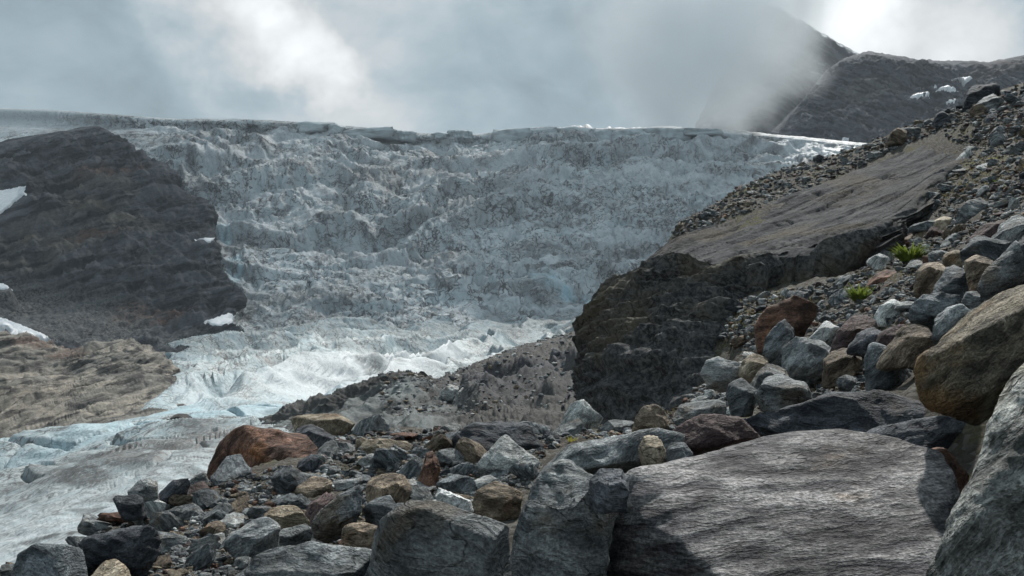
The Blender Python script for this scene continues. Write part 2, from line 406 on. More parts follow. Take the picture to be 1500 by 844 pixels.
CREST = [(-200, 157), (-80, 157), (0, 158), (60, 160), (150, 166), (215, 172), (300, 175), (360, 174), (450, 180), (540, 188), (620, 196), (690, 199),
         (725, 190), (760, 187), (800, 187), (870, 191), (940, 191), (1000, 188), (1080, 194), (1150, 200), (1230, 209), (1320, 216), (1420, 225)]
def build_icefall():
    pxs = np.arange(-200, 1421, 90.)
    rows = []
    prof = [(-14, 1950, 0), (0, 1660, 0), (.055, 1640, 1), (.11, 1570, 1), (.30, 1430, 1), (.48, 1320, 1), (.66, 1200, 1), (.84, 1095, 1), (.97, 1030, 1), (1.15, 940, 1)]
    for t, d, k in prof:
        yc = interp(pxs, CREST)
        y = yc-t if not k else yc+(520-yc)*t
        dd = d+np.where(pxs < 200, (200-pxs)*.5, 0)*(1-min(1, max(0, t)))
        rows.append(np.stack([pxs, y, dd], 1))
    p = Patch(rows, 800, 330)
    A = p.flat(); S = p.S; px = S[..., 0].ravel(); py = S[..., 1].ravel()
    sl = p.arc().ravel()
    tt = (py-interp(px, CREST))/(520-interp(px, CREST))        # 0 at crest .. 1 base
    low = np.clip((py-interp(px, CREST)-2)/18, 0, 1)            # calm at the very crest
    calm = np.clip((px-150)/140, 0.0, 1)                        # smooth firn at far left top
    calm = np.maximum(calm, np.clip((py-205)/30, 0, 1))*np.clip(low+.12, 0, 1)
    q = np.stack([A[:, 0], sl*.8, A[:, 2]*0], 1)
    wx = fbm(q, 1/70, 3, seed=1)*32; ws = fbm(q, 1/70, 3, seed=2)*32
    X, Y = A[:, 0]+wx, sl+ws
    # big rolls, ice steps running across the fall, and chaotic broken ice over them
    h = fbm(np.stack([X*.5, Y, Y*0], 1), 1/210, 3, seed=3)*34
    wx2 = fbm(q, 1/30, 3, seed=12)*20; wy2 = fbm(q, 1/30, 3, seed=13)*20
    Xw, Yw = X+wx2, Y+wy2
    for per, am, tl, sd_ in ((120, 24, .14, 4), (60, 11, -.26, 14), (27, 5, .34, 24)):
        s = (Yw*.95+X*tl+fbm(q, 1/(per*2.2), 3, seed=sd_)*per*1.5)/per
        fr = s-np.floor(s); am_ = am*np.clip(.45+1.7*fbm(q, 1/(per*1.6), 3, seed=sd_+1), 0, 1.6)
        h += (np.where(fr < .78, fr/.78, (1-fr)/.22)-.5)*am_
    qq = np.stack([Xw*1.0, Yw*.62, Y*0], 1)
    h += fbm(qq, 1/46, 6, .66, ridged=True, seed=6)*(9.5+3*np.clip((px-640)/160, 0, 1))
    h += fbm(np.stack([Xw*1.6, Yw*.35, Y*0], 1), 1/15, 4, .6, ridged=True, seed=7)*2.6*np.clip(.6+fbm(q, 1/60, 2, seed=16)*1.5, 0, 1.6)
    cr1 = np.abs(fbm(np.stack([Xw*.45, Yw, Y*0], 1), 1/44, 3, seed=17)); h -= 7*np.clip(1-cr1/.05, 0, 1)
    cr2 = np.abs(fbm(np.stack([Xw, Yw*.4, Y*0], 1), 1/30, 3, seed=18)); h -= 5.5*np.clip(1-cr2/.045, 0, 1)
    # lower third: smoother ribs that run down the slope
    rib = np.clip((py-420)/50, 0, 1)*np.clip((560-px)/120, 0, 1)
    h = h*(1-.5*rib)+rib*(fbm(np.stack([X*1.0, Y*.18, Y*0], 1), 1/16, 4, ridged=True, seed=8)*5)
    p.displace(h*calm)
    dirt = np.clip(fbm(np.stack([X, Y*2.2, Y*0], 1), 1/150, 5, .6, seed=9)*3.2-.15, 0, 1)*.62
    dirt = np.maximum(dirt, np.clip(fbm(np.stack([X*.8, Y*1.2, Y*0], 1), 1/26, 4, .62, seed=10)*3.0-.65, 0, .75))
    dirt = np.maximum(dirt, np.clip((px-960)/200, 0, .8)*np.clip(fbm(q, 1/22, 4, .6, seed=19)*3+.2, 0, 1)*np.clip((330-py)/60, 0, 1))
    dirt = np.maximum(dirt, rib*.5*np.clip(fbm(np.stack([X, Y*.2, Y*0], 1), 1/14, 3, seed=20)*2.5, 0, 1))
    firn = np.clip((175-px)/130, 0, 1)*np.clip((200-py)/20, 0, 1)
    firn = np.maximum(firn, np.clip(fbm(np.stack([X*.35, Y, Y*0], 1), 1/40, 4, seed=11)*4-.7, 0, .95)*np.clip(1.1-tt, .25, 1))
    right = np.clip((px-640)/160, 0, 1)
    firn = np.maximum(firn, right*np.clip(fbm(np.stack([Xw*.3+Yw*.1, Yw*1.1, Y*0], 1), 1/26, 5, .6, seed=27)*5-.8, 0, 1))
    dirt = np.maximum(dirt, right*np.clip(fbm(np.stack([Xw*.6, Yw*1.3, Y*0], 1), 1/34, 5, .65, seed=28)*4-.7, 0, .8))
    blue = blob(S, [(345, 400, 13, 24), (800, 427, 26, 11), (830, 438, 14, 8), (868, 442, 16, 12), (330, 340, 10, 20)])*np.clip(.55+1.6*fbm(A, 1/14, 4, .6, seed=25), 0, 1)*np.clip(.75+fbm(A, 1/40, 2, seed=26), 0, 1)
    me = p.mesh('glacier_icefall')
    for n_, v_ in (('dirt', dirt*(1-blue)), ('firn', firn), ('blue', blue)): attr(me, n_, v_)
    o = link('glacier_icefall', me, M['icefall'])
    tag(o, 'broad blue-grey crevassed icefall filling the head of the valley', 'glacier', kind='structure')
    return o, p
icefall, ICE = build_icefall()

def build_right_mountain():
    # snow-dusted peak behind, vanishing into cloud
    pk = [(960, 260), (1010, 215), (1050, 130), (1085, 60), (1125, 8), (1165, 28), (1205, 52), (1250, 78), (1290, 92), (1360, 120), (1440, 150)]
    pxs = np.array([960, 1010, 1050, 1085, 1125, 1165, 1205, 1250, 1300, 1370, 1440.])
    rows = []
    for t, d in ((-.1, 2900), (0, 2550), (.2, 2480), (.45, 2380), (.7, 2250), (1.0, 2120)):
        yc = interp(pxs, pk); y = yc+(300-yc)*abs(t)
        rows.append(np.stack([pxs, y, np.full(len(pxs), d, float)], 1))
    p = Patch(rows, 220, 120); A = p.flat()
    h = fbm(A*np.array([1, 1, .6]), 1/120, 5, ridged=True, seed=30)*22+fbm(A, 1/22, 4, ridged=True, seed=31)*6
    edge = np.clip((p.S[..., 1].ravel()-interp(p.S[..., 0].ravel(), pk))/12+.25, .25, 1)
    p.displace(h*edge)
    me = p.mesh('peak'); z = np.zeros(len(A))
    attr(me, 'snow', np.clip(1.25-np.maximum(0, p.S[..., 1].ravel()-interp(p.S[..., 0].ravel(), pk)-15)/55, 0, 1)); attr(me, 'tan', z); attr(me, 'rust', z)
    o = link('peak', me, mountain_mat('snowy_peak_rock', (.045, .05, .06), (.12, .125, .135), (.1, .1, .1), (.1, .08, .07), 1.0, -.6, snow=1))
    tag(o, 'snow-dusted peak rising into cloud behind the dark ridge', 'peak', kind='structure')
    # dark buttress ridge in front
    cr = [(1040, 260), (1110, 215), (1150, 182), (1185, 142), (1215, 105), (1240, 88), (1270, 80), (1290, 82), (1330, 90), (1400, 94), (1450, 93), (1500, 84), (1560, 70), (1700, 40)]
    pxs = np.array([1040, 1095, 1145, 1180, 1210, 1240, 1270, 1300, 1335, 1370, 1410, 1455, 1500, 1560, 1640, 1720.])
    rows = []
    for t, d in ((-.12, 2200), (0, 1960), (.25, 1900), (.5, 1840), (.75, 1770), (1.0, 1700), (1.5, 1600), (2.2, 1450)):
        yc = interp(pxs, cr); yb = np.where(pxs < 1150, 262, 226)
        y = yc+(yb-yc)*t if t >= 0 else yc+10
        dd = d+np.clip(1330-pxs, 0, 300)**2/260.
        rows.append(np.stack([pxs, y, dd], 1))
    p = Patch(rows, 370, 240); A = p.flat()
    q = A*np.array([1.0, .5, .55])
    h = fbm(q, 1/120, 6, .58, ridged=True, seed=33)*40+fbm(A*np.array([1, .6, .8]), 1/34, 6, .64, ridged=True, seed=34)*20+fbm(A, 1/10, 4, .6, ridged=True, seed=35)*5.5
    py = p.S[..., 1].ravel(); px = p.S[..., 0].ravel()
    edge = np.clip((py-interp(px, cr))/28+.14, .14, 1)
    p.displace(h*edge*np.clip((1650-px)/250, .4, 1)*(1-.9*blob(p.S, [(1398, 123, 32, 13), (1346, 140, 20, 8), (1393, 150, 13, 6), (1236, 208, 9, 8)])))
    me = p.mesh('dark_ridge')
    attr(me, 'tan', blob(p.S, [(1275, 150, 45, 18), (1340, 115, 26, 12)])*.5); attr(me, 'rust', blob(p.S, [(1440, 118, 40, 14), (1470, 100, 50, 12)])*.7)
    attr(me, 'snow', blob(p.S, [(1225, 60, 40, 30)])*.0)
    o = link('mountain_ridge', me, mountain_mat('ridge_rock', (.015, .021, .030), (.082, .096, .116), (.13, .135, .125), (.085, .072, .072), 2.4, -.55))
    tag(o, 'dark rocky ridge closing the valley behind the scree slope', 'ridge', kind='structure')
    return p
RIDGE = build_right_mountain()

def build_left_mountain():
    rows = [
     [(-320, 330, 1500), (-180, 292, 1550), (-60, 256, 1600), (0, 236, 1620), (60, 212, 1640), (100, 208, 1640), (145, 203, 1640), (115, 205, 1830)],
     [(-320, 300, 1250), (-180, 262, 1300), (-50, 226, 1350), (20, 203, 1380), (75, 194, 1390), (115, 188, 1390), (147, 185, 1390), (117, 196, 1580)],
     [(-320, 300, 1210), (-180, 276, 1230), (-50, 252, 1280), (20, 234, 1300), (75, 222, 1310), (125, 216, 1320), (178, 214, 1340), (148, 218, 1530)],
     [(-320, 340, 1150), (-180, 315, 1170), (-50, 290, 1200), (30, 275, 1215), (95, 268, 1225), (165, 262, 1240), (243, 262, 1275), (213, 265, 1465)],
     [(-320, 390, 1080), (-180, 360, 1100), (-50, 335, 1130), (40, 322, 1145), (120, 315, 1155), (210, 310, 1170), (302, 312, 1220), (272, 315, 1410)],
     [(-320, 420, 1030), (-180, 395, 1050), (-50, 372, 1070), (40, 362, 1085), (120, 356, 1095), (215, 350, 1110), (314, 350, 1160), (284, 352, 1350)],
     [(-320, 450, 980), (-180, 425, 1000), (-50, 405, 1010), (40, 396, 1025), (125, 392, 1035), (215, 388, 1050), (322, 392, 1100), (292, 394, 1290)],
     [(-320, 480, 920), (-180, 458, 930), (-50, 440, 945), (45, 434, 965), (130, 430, 980), (225, 430, 1000), (348, 433, 1050), (318, 435, 1240)],
     [(-320, 510, 840), (-180, 492, 850), (-50, 476, 870), (45, 470, 890), (130, 468, 905), (225, 470, 930), (336, 472, 985), (306, 474, 1175)],
     [(-320, 540, 740), (-180, 525, 750), (-50, 512, 780), (45, 508, 800), (130, 508, 820), (225, 508, 850), (350, 505, 930), (320, 507, 1120)],
     [(-320, 580, 600), (-180, 570, 610), (-50, 560, 630), (45, 556, 650), (130, 552, 680), (225, 548, 710), (350, 545, 800), (320, 545, 990)]]
    p = Patch(rows, 430, 370); A = p.flat(); px = p.S[..., 0].ravel(); py = p.S[..., 1].ravel()
    scree = np.clip(blob(p.S, [(120, 455, 110, 38), (40, 420, 60, 22), (180, 490, 130, 26), (-80, 460, 100, 60)]), 0, 1)
    calm = 1-.72*scree
    # bedding dips gently to the right, gullies run down
    q = A@np.array([[.94, 0, -.34], [0, 1, 0], [.34, 0, .94]]).T
    wv = fbm(A, 1/140, 3, seed=40)*12
    st = (q[:, 2]+wv)
    led = st/17.0; fl = led-np.floor(led); st1 = np.clip(fl*2.2, 0, 1)-fl
    led2 = (st+fbm(A, 1/40, 2, seed=46)*4)/6.0; fl2 = led2-np.floor(led2); st2 = np.clip(fl2*2.5, 0, 1)-fl2
    h = fbm(A*np.array([1, .5, .5]), 1/150, 6, .55, ridged=True, seed=41)*34
    h += st1*7*np.clip(.5+fbm(A, 1/90, 2, seed=42), 0, 1)+st2*3*np.clip(.5+fbm(A, 1/60, 2, seed=43)*1.3, 0, 1)
    h += fbm(A*np.array([1, .7, .8]), 1/50, 6, .66, ridged=True, seed=44)*22
    h = h*calm+fbm(A, 1/7, 3, ridged=True, seed=45)*(1.5+scree*.8)
    edge = np.clip((py-interp(px, [(-320, 300), (-180, 262), (-50, 226), (20, 203), (75, 194), (147, 185), (320, 185)]))/34+.10, .10, 1)
    uu = np.tile(np.linspace(0, 1, p.nu), p.nv)
    p.displace((h-h.mean()-4)*edge*np.clip((1-uu)/.16, .15, 1)*(1-.9*blob(p.S, [(5, 298, 42, 28), (325, 470, 24, 12), (4, 421, 18, 8), (20, 480, 60, 16), (302, 353, 16, 6)])))
    me = p.mesh('left_mountain')
    tan = blob(p.S, [(140, 290, 60, 26), (80, 340, 90, 26), (30, 370, 60, 22), (190, 330, 50, 14)])*np.clip(.6+1.6*fbm(q*np.array([.3, 1, 2.2]), 1/30, 3, seed=47), 0, 1)
    rust = blob(p.S, [(190, 435, 36, 11), (245, 440, 42, 10), (90, 350, 70, 5), (140, 345, 60, 4), (160, 262, 60, 7)])
    attr(me, 'tan', tan*.8); attr(me, 'rust', rust*.75); attr(me, 'scree', scree)
    o = link('mountain', me, mountain_mat('left_mountain_rock', (.022, .028, .037), (.112, .122, .135), (.17, .15, .118), (.145, .085, .062), 1.4, .35, scree=(.185, .18, .17), strata=5))
    tag(o, 'dark rocky mountainside with rusty bands left of the icefall', 'mountain', kind='structure')
    return p
LEFT = build_left_mountain()

def snow_patch(patch, poly, label, thick=5.0, name='snow_patch'):
    """a bank of old snow lying on a mountainside"""
    poly = np.array(poly, float); lo, hi = poly.min(0), poly.max(0)
    nx = int(max(14, (hi[0]-lo[0])*1.2)); ny = int(max(10, (hi[1]-lo[1])*1.5))
    gx, gy = np.meshgrid(np.linspace(lo[0]-2, hi[0]+2, nx), np.linspace(lo[1]-2, hi[1]+2, ny))
    Wf = patch.W.reshape(-1, 3); sx = Wf[:, 0]/Wf[:, 1]*F+CX; sy = HY-Wf[:, 2]/Wf[:, 1]*F
    near = (sx > lo[0]-14) & (sx < hi[0]+14) & (sy > lo[1]-14) & (sy < hi[1]+14)
    Sn = np.stack([sx, sy], 1)[near]; Wn = Wf[near]; Nn = patch.normals().reshape(-1, 3)[near]; Dn = np.linalg.norm(Wn, axis=1)
    pts = []
    for x, y in zip(gx.ravel(), gy.ravel()):
        d2 = (Sn[:, 0]-x)**2+(Sn[:, 1]-y)**2; w = np.exp(-d2/8.0)+1e-12; dm = Dn[d2 < 30].min() if (d2 < 30).any() else Dn.min(); w = w*np.exp(-np.maximum(0, Dn-dm-12)/12); w /= w.sum()
        px, py = x, y; inside = False; dist = 1e9
        for i in range(len(poly)):
            a, b = poly[i], poly[(i+1) % len(poly)]
            if (a[1] > py) != (b[1] > py) and px < (b[0]-a[0])*(py-a[1])/(b[1]-a[1])+a[0]: inside = not inside
            ab = b-a; k = np.clip(((px-a[0])*ab[0]+(py-a[1])*ab[1])/(ab@ab), 0, 1); c = a+ab*k
            dist = min(dist, math.hypot(px-c[0], py-c[1]))
        sd_ = (dist if inside else -dist)+1.6*float(fbm(np.array([[x*.25, y*.5, lo[0]]]), 1.0, 3, seed=29)[0])
        dep = float((w*Dn).sum())
        base = to_world(np.array([x, y, 1.0])); base = base/np.linalg.norm(base)*dep
        n = (w[:, None]*Nn).sum(0); n /= np.linalg.norm(n)
        pts.append(base+n*(thick*.5*(1.0 if sd_ > 1.0 else max(-2.0, sd_))))
    V = np.array(pts); ctr = V.mean(0)
    o = link(name, make_mesh(name, V-ctr, grid_faces(ny, nx)), M['snow'], loc=ctr)
    tag(o, label, 'snow patch', 'snow patches left on the mountainsides')
snow_patch(LEFT, [(-20, 285), (15, 278), (43, 272), (36, 284), (15, 303), (-5, 318), (-30, 330)], 'large white snow patch at the far left edge of the mountainside', 5)
snow_patch(LEFT, [(303, 472), (325, 463), (345, 458), (340, 470), (330, 480), (308, 478)], 'snow patch at the mountain foot where the rock meets ice', 4)
snow_patch(LEFT, [(-10, 415), (5, 418), (18, 424), (6, 427), (-12, 428)], 'little snow patch at left edge below the tan rock bands', 5)
snow_patch(LEFT, [(-30, 462), (10, 470), (45, 484), (75, 498), (40, 494), (0, 482), (-30, 478)], 'long grey snow strip on the scree above the left slabs', 5)
snow_patch(LEFT, [(288, 352), (300, 350), (316, 349), (308, 356), (292, 357)], 'thin snow strip under the dark rock nose beside the ice', 5)
snow_patch(RIDGE, [(1370, 134), (1385, 127), (1396, 117), (1410, 114), (1424, 114), (1418, 121), (1400, 127), (1385, 132)], 'largest snow patch on the dark ridge, wedge shaped', 8)
snow_patch(RIDGE, [(1330, 144), (1345, 138), (1362, 135), (1352, 140), (1335, 146)], 'thin snow strip low on the ridge beside the wedge-shaped patch', 8)
snow_patch(RIDGE, [(1384, 153), (1390, 147), (1403, 146), (1397, 150)], 'small snow patch on the ridge just above the scree skyline', 8)
snow_patch(RIDGE, [(1230, 213), (1235, 203), (1242, 202), (1238, 209)], 'small snow patch at the ridge foot beside the icefall', 8)

def build_tongue():
    rows = [
     [(60, 640, 1050), (180, 590, 1040), (300, 515, 1030), (400, 505, 1030), (500, 485, 1050), (600, 486, 1080), (700, 482, 1090), (800, 474, 1100), (900, 466, 1110), (1020, 455, 1110)],
     [(60, 640, 900), (180, 590, 900), (262, 514, 900), (340, 508, 900), (420, 505, 920), (490, 482, 950), (600, 482, 1000), (700, 478, 1010), (830, 468, 1020), (1000, 458, 1020)],
     [(60, 650, 800), (180, 600, 800), (262, 532, 800), (350, 525, 800), (430, 512, 820), (520, 500, 850), (620, 503, 890), (720, 500, 910), (850, 486, 930), (1000, 470, 930)],
     [(60, 660, 650), (180, 625, 650), (252, 560, 650), (340, 548, 650), (420, 540, 660), (500, 530, 690), (600, 528, 730), (720, 520, 790), (850, 505, 820), (1000, 490, 850)],
     [(60, 672, 470), (180, 648, 480), (245, 604, 500), (320, 582, 505), (400, 566, 520), (470, 562, 550), (540, 560, 580), (640, 550, 640), (760, 540, 690), (900, 520, 700)],
     [(-260, 668, 370), (-80, 656, 365), (20, 650, 360), (110, 640, 360), (200, 626, 365), (270, 614, 375), (340, 606, 395), (390, 598, 420), (470, 588, 470), (600, 575, 520)],
     [(-260, 735, 310), (-80, 705, 305), (20, 690, 300), (110, 672, 302), (200, 650, 310), (270, 640, 325), (340, 628, 345), (400, 616, 375), (500, 602, 420), (620, 590, 460)],
     [(-260, 800, 215), (-80, 770, 208), (10, 748, 205), (90, 718, 210), (170, 692, 222), (250, 668, 240), (320, 650, 260), (400, 636, 300), (500, 620, 350), (640, 604, 400)],
     [(-260, 890, 130), (-80, 856, 120), (10, 824, 118), (90, 788, 125), (170, 752, 138), (250, 718, 160), (320, 696, 185), (420, 668, 230), (520, 650, 290), (660, 628, 340)],
     [(-260, 1000, 85), (-80, 950, 82), (10, 910, 82), (100, 868, 88), (200, 822, 96), (300, 778, 112), (400, 738, 132), (510, 700, 180), (620, 668, 240), (700, 648, 280)],
     [(-260, 1120, 62), (-80, 1060, 62), (10, 1010, 64), (100, 960, 68), (200, 900, 75), (300, 850, 85), (400, 800, 100), (510, 750, 130), (620, 700, 180), (700, 670, 220)]]
    p = Patch(rows, 540, 460); A = p.flat(); px = p.S[..., 0].ravel(); py = p.S[..., 1].ravel(); d = p.S[..., 2].ravel()
    far = np.clip((d-430)/90, 0, 1); mid = np.clip((d-150)/100, 0, 1)*(1-far); near = 1-far-mid
    wx = fbm(A, 1/60, 3, seed=50)*22
    # long ice waves running down the tongue, with sharp crests and steep sides, cut by cracks
    c = A[:, 0]-.30*A[:, 1]+wx*1.5
    def saw(ph, k): fr = ph-np.floor(ph); return np.where(fr < k, fr/k, (1-fr)/(1-k))
    hf = (saw(c/58, .30)-.5)*22*np.clip(.8+1.2*fbm(A, 1/150, 2, seed=51), .25, 1.4)
    c2 = A[:, 0]*.8-.42*A[:, 1]+wx*2.2+fbm(A, 1/35, 2, seed=59)*16
    hf += (saw(c2/25, .30)-.5)*3.2*np.clip(.6+1.8*fbm(A, 1/80, 2, seed=57), 0, 1.5)
    hf += (saw((A[:, 1]*.8+A[:, 0]*.3+wx*2.5)/64, .75)-.5)*6*np.clip(.5+2*fbm(A, 1/120, 2, seed=67), 0, 1.4)
    hf += fbm(A*np.array([1, .4, 1]), 1/24, 4, .5, ridged=True, seed=52)*1.2
    ck = np.abs(fbm(A*np.array([1, .6, 1]), 1/26, 3, seed=53)); hf -= 1.6*np.clip(1-ck/.03, 0, 1)
    hf += (saw((A[:, 0]*.9-.36*A[:, 1]+wx*1.8+fbm(A, 1/14, 2, seed=68)*5)/13, .3)-.5)*1.6*np.clip(.5+2*fbm(A, 1/50, 2, seed=69), 0, 1.3)
    # old layered ice cliffs at the left margin: bedding lines and cracks
    hm = fbm(np.stack([A[:, 0]*.35, A[:, 1], A[:, 2]*3], 1), 1/40, 4, .5, ridged=True, seed=54)*5.5+fbm(A, 1/60, 3, seed=55)*5
    f1, f2, cid = voronoi2((A[:, 0]+wx)/30, A[:, 1]/34, 7)
    hm += (cid-.5)*2.2-2.2*np.clip(1-(f2-f1)/.07, 0, 1)
    # runnelled pale surface close by
    hn = fbm(np.stack([A[:, 0]*1.0+A[:, 1]*.9, (A[:, 1]-A[:, 0])*.16, A[:, 2]], 1), 1/6.0, 4, .5, ridged=True, seed=56)*.55+fbm(A, 1/24, 3, seed=58)*1.2
    edge = np.clip((py-interp(px, [(-260, 668), (20, 650), (270, 614), (300, 600), (300.1, 0)]))/6+.35, .35, 1)
    p.displace((hf*far+hm*mid*edge+hn*near))
    me = p.mesh('glacier_tongue')
    lay = fbm(np.stack([A[:, 0]*.3, A[:, 1]*.6, A[:, 2]*2.4], 1), 1/18, 5, .6, seed=60)
    dirt = mid*np.clip(.30+lay*1.9, 0, .92)*np.clip((py-interp(px, [(-260, 700), (20, 676), (270, 634), (400, 612)]))/26+.10, .06, 1)
    dirt = np.maximum(dirt, blob(p.S, [(175, 690, 80, 16), (255, 668, 70, 15), (320, 650, 60, 14), (120, 712, 60, 12)])*.9*(1-far))
    dirt = np.maximum(dirt, near*np.clip(fbm(np.stack([A[:, 0]+A[:, 1]*.9, (A[:, 1]-A[:, 0])*.12, A[:, 2]], 1), 1/5, 4, .65, seed=61)*3.0-.05, 0, .8))
    dirt = np.maximum(dirt, far*np.clip(fbm(A*np.array([1, .5, 1]), 1/30, 4, .6, seed=62)*2.6-.75, 0, .6))
    dirt = np.maximum(dirt, np.clip((px-690)/120, 0, 1)*far*np.clip(fbm(A, 1/40, 4, seed=66)*2+.35, 0, .8))
    blue = np.clip(mid*np.clip(fbm(A, 1/40, 3, seed=63)*2+.35, 0, .6)*np.clip(1-(py-interp(px, [(-260, 668), (20, 650), (270, 614), (400, 600)]))/40, 0, 1)+far*.22*np.clip(fbm(A, 1/35, 3, seed=64)*3, 0, 1), 0, .7)
    firn = np.clip(far*blob(p.S, [(480, 580, 130, 24), (360, 598, 90, 18), (560, 560, 90, 20), (640, 540, 70, 16)])*.9+near*.55, 0, 1)*np.clip(1-dirt*1.2, 0, 1)
    for n_, v_ in (('dirt', dirt), ('firn', firn), ('blue', blue)): attr(me, n_, v_)
    o = link('glacier_tongue', me, M['tongue'])
    tag(o, 'pale blue-white glacier tongue flowing down to the lower left', 'glacier', kind='structure')
    return p
TONGUE = build_tongue()

def build_left_slabs():
    top = [(-260, 470), (-100, 484), (0, 492), (55, 502), (100, 522), (125, 516), (160, 508), (200, 510), (235, 522), (258, 545), (268, 580), (275, 600)]
    rows = []
    pxs = np.array([-150, -50, 0, 45, 80, 105, 130, 165, 200, 232, 256, 268, 285.])
    for t, d in ((-1, 740), (0, 640), (.22, 600), (.45, 555), (.7, 500), (1.0, 420), (1.35, 340)):
        yt = interp(pxs, top); yt[-1] = 606; yb = interp(pxs, [(-260, 675), (0, 658), (150, 640), (256, 622), (285, 618)])
        y = yt+(yb-yt)*t if t >= 0 else yt+18
        dd = np.full(len(pxs), d, float); dd[-1] += 220; y[-1] += 25
        rows.append(np.stack([pxs, y, dd], 1))
    p = Patch(rows, 330, 290); A = p.flat()
    q = A@np.array([[.90, 0, -.44], [0, 1, 0], [.44, 0, .90]])      # beds dip down to the right
    wv = fbm(A, 1/50, 3, seed=70)*5
    led = (q[:, 2]+wv)/6.5; fl = led-np.floor(led); l1 = np.clip(fl*2.4, 0, 1)-fl
    led2 = (q[:, 2]+wv+fbm(A, 1/16, 2, seed=75)*2)/2.6; fl2 = led2-np.floor(led2); l2 = np.clip(fl2*2.4, 0, 1)-fl2
    h = l1*10*np.clip(.6+fbm(A, 1/40, 2, seed=71), 0, 1.3)+l2*2.0
    h += fbm(q*np.array([.5, .8, 1.6]), 1/20, 6, .58, ridged=True, seed=72)*3.4+fbm(A, 1/80, 3, seed=73)*7
    f1, f2, cid = voronoi2(q[:, 0]/15, q[:, 2]/6+q[:, 1]/24, 9)
    h += (cid-.5)*1.0-1.0*np.clip(1-(f2-f1)/.1, 0, 1)
    p.displace(h)
    me = p.mesh('rock_slabs'); n = len(A)
    attr(me, 'tan', np.clip(.35+fbm(q*np.array([.4, 1, 2]), 1/20, 4, seed=74)*1.8, 0, 1)); attr(me, 'rust', blob(p.S, [(60, 506, 60, 6), (100, 522, 40, 6)])*.8)
    o = link('bedrock_slope', me, mountain_mat('layered_slab_rock', (.048, .047, .046), (.19, .182, .165), (.29, .265, .225), (.16, .11, .09), 5.0, .45, strata=4.0))
    tag(o, 'layered tan bedrock slope above the left edge of the ice', 'bedrock slope', kind='structure')
build_left_slabs()

def build_moraine():
    rows = [
     [(330, 655, 420), (420, 636, 420), (500, 612, 420), (560, 592, 420), (600, 588, 430), (650, 590, 470), (690, 575, 560), (750, 548, 640), (810, 522, 700), (880, 500, 730), (980, 480, 740)],
     [(372, 628, 300), (420, 608, 300), (490, 586, 300), (550, 566, 300), (596, 556, 312), (640, 565, 345), (682, 548, 420), (745, 520, 520), (805, 500, 580), (870, 484, 610), (980, 465, 620)],
     [(378, 638, 282), (430, 622, 282), (500, 604, 280), (560, 590, 278), (612, 578, 284), (660, 585, 305), (705, 574, 350), (765, 552, 400), (820, 530, 440), (880, 512, 460), (980, 490, 480)],
     [(385, 655, 255), (440, 642, 255), (510, 626, 250), (575, 612, 245), (632, 606, 246), (680, 604, 255), (725, 596, 270), (780, 578, 290), (830, 560, 310), (890, 545, 320), (980, 525, 330)],
     [(390, 680, 215), (450, 670, 212), (520, 655, 208), (590, 642, 200), (645, 635, 195), (700, 630, 190), (750, 622, 185), (800, 610, 185), (850, 600, 190), (900, 590, 200), (980, 570, 210)],
     [(400, 730, 150), (460, 720, 146), (530, 705, 140), (600, 695, 132), (660, 685, 125), (710, 676, 120), (760, 668, 115), (810, 660, 112), (860, 650, 112), (910, 640, 115), (980, 625, 120)],
     [(400, 800, 100), (460, 790, 98), (530, 775, 92), (600, 765, 86), (660, 755, 80), (710, 745, 76), (760, 735, 74), (810, 725, 72), (860, 715, 70), (910, 700, 70), (980, 690, 72)]]
    p = Patch(rows, 380, 270); A = p.flat(); px = p.S[..., 0].ravel(); py = p.S[..., 1].ravel()
    # flutes running down to the left on the mound's flank
    al = np.stack([A[:, 0]*.94+A[:, 2]*-.9, A[:, 1]*.25, (A[:, 0]*.35+A[:, 2]*.6)*.18], 1)
    fl = fbm(al, 1/8.0, 4, ridged=True, seed=80)
    flank = np.clip((700-px)/60, 0, 1)*np.clip((py-interp(px, [(372, 628), (490, 590), (596, 562), (680, 590)]))/14, 0, 1)
    h = fl*4.5*flank+fbm(A, 1/36, 3, seed=81)*2.5*(1-.5*flank)+fbm(A, 1/15, 6, .62, ridged=True, seed=82)*(4.2-2.6*flank)+fbm(A, 1/4, 3, .6, ridged=True, seed=86)*(1.1-.5*flank)
    # bedrock ribs showing through on the right, running down to the left
    rq = np.stack([A[:, 0]*.9-A[:, 2]*1.0, A[:, 1]*.35, (A[:, 0]*.6+A[:, 2])*.22], 1)+fbm(A, 1/22, 2, seed=83)[:, None]*5
    rz = blob(p.S, [(790, 595, 90, 36), (720, 605, 50, 22), (840, 570, 40, 40)])*np.clip(.8+1.2*fbm(A, 1/30, 2, seed=84), 0, 1)
    rib = fbm(rq, 1/15, 4, .5, ridged=True, seed=85)
    h = h*(1-.5*rz)+rz*(rib*11.0+2.0)
    p.displace(h*np.clip(.3+(py-470)/80, .3, 1))
    me = p.mesh('moraine'); n = len(A)
    attr(me, 'tan', flank*np.clip(.35+fl*.9, 0, 1)); attr(me, 'rust', rz); attr(me, 'scree', np.clip((px-600)/100, 0, 1)*.8*(1-rz))
    o = link('moraine_mound', me, mountain_mat('moraine_till', (.034, .034, .035), (.085, .084, .081), (.17, .19, .19), (.070, .070, .078), 6.0, .6, scree=(.085, .081, .075), strata=2.0))
    tag(o, 'dark fluted moraine mound below the glacier tongue', 'moraine', kind='structure')
    return p
MORAINE = build_moraine()
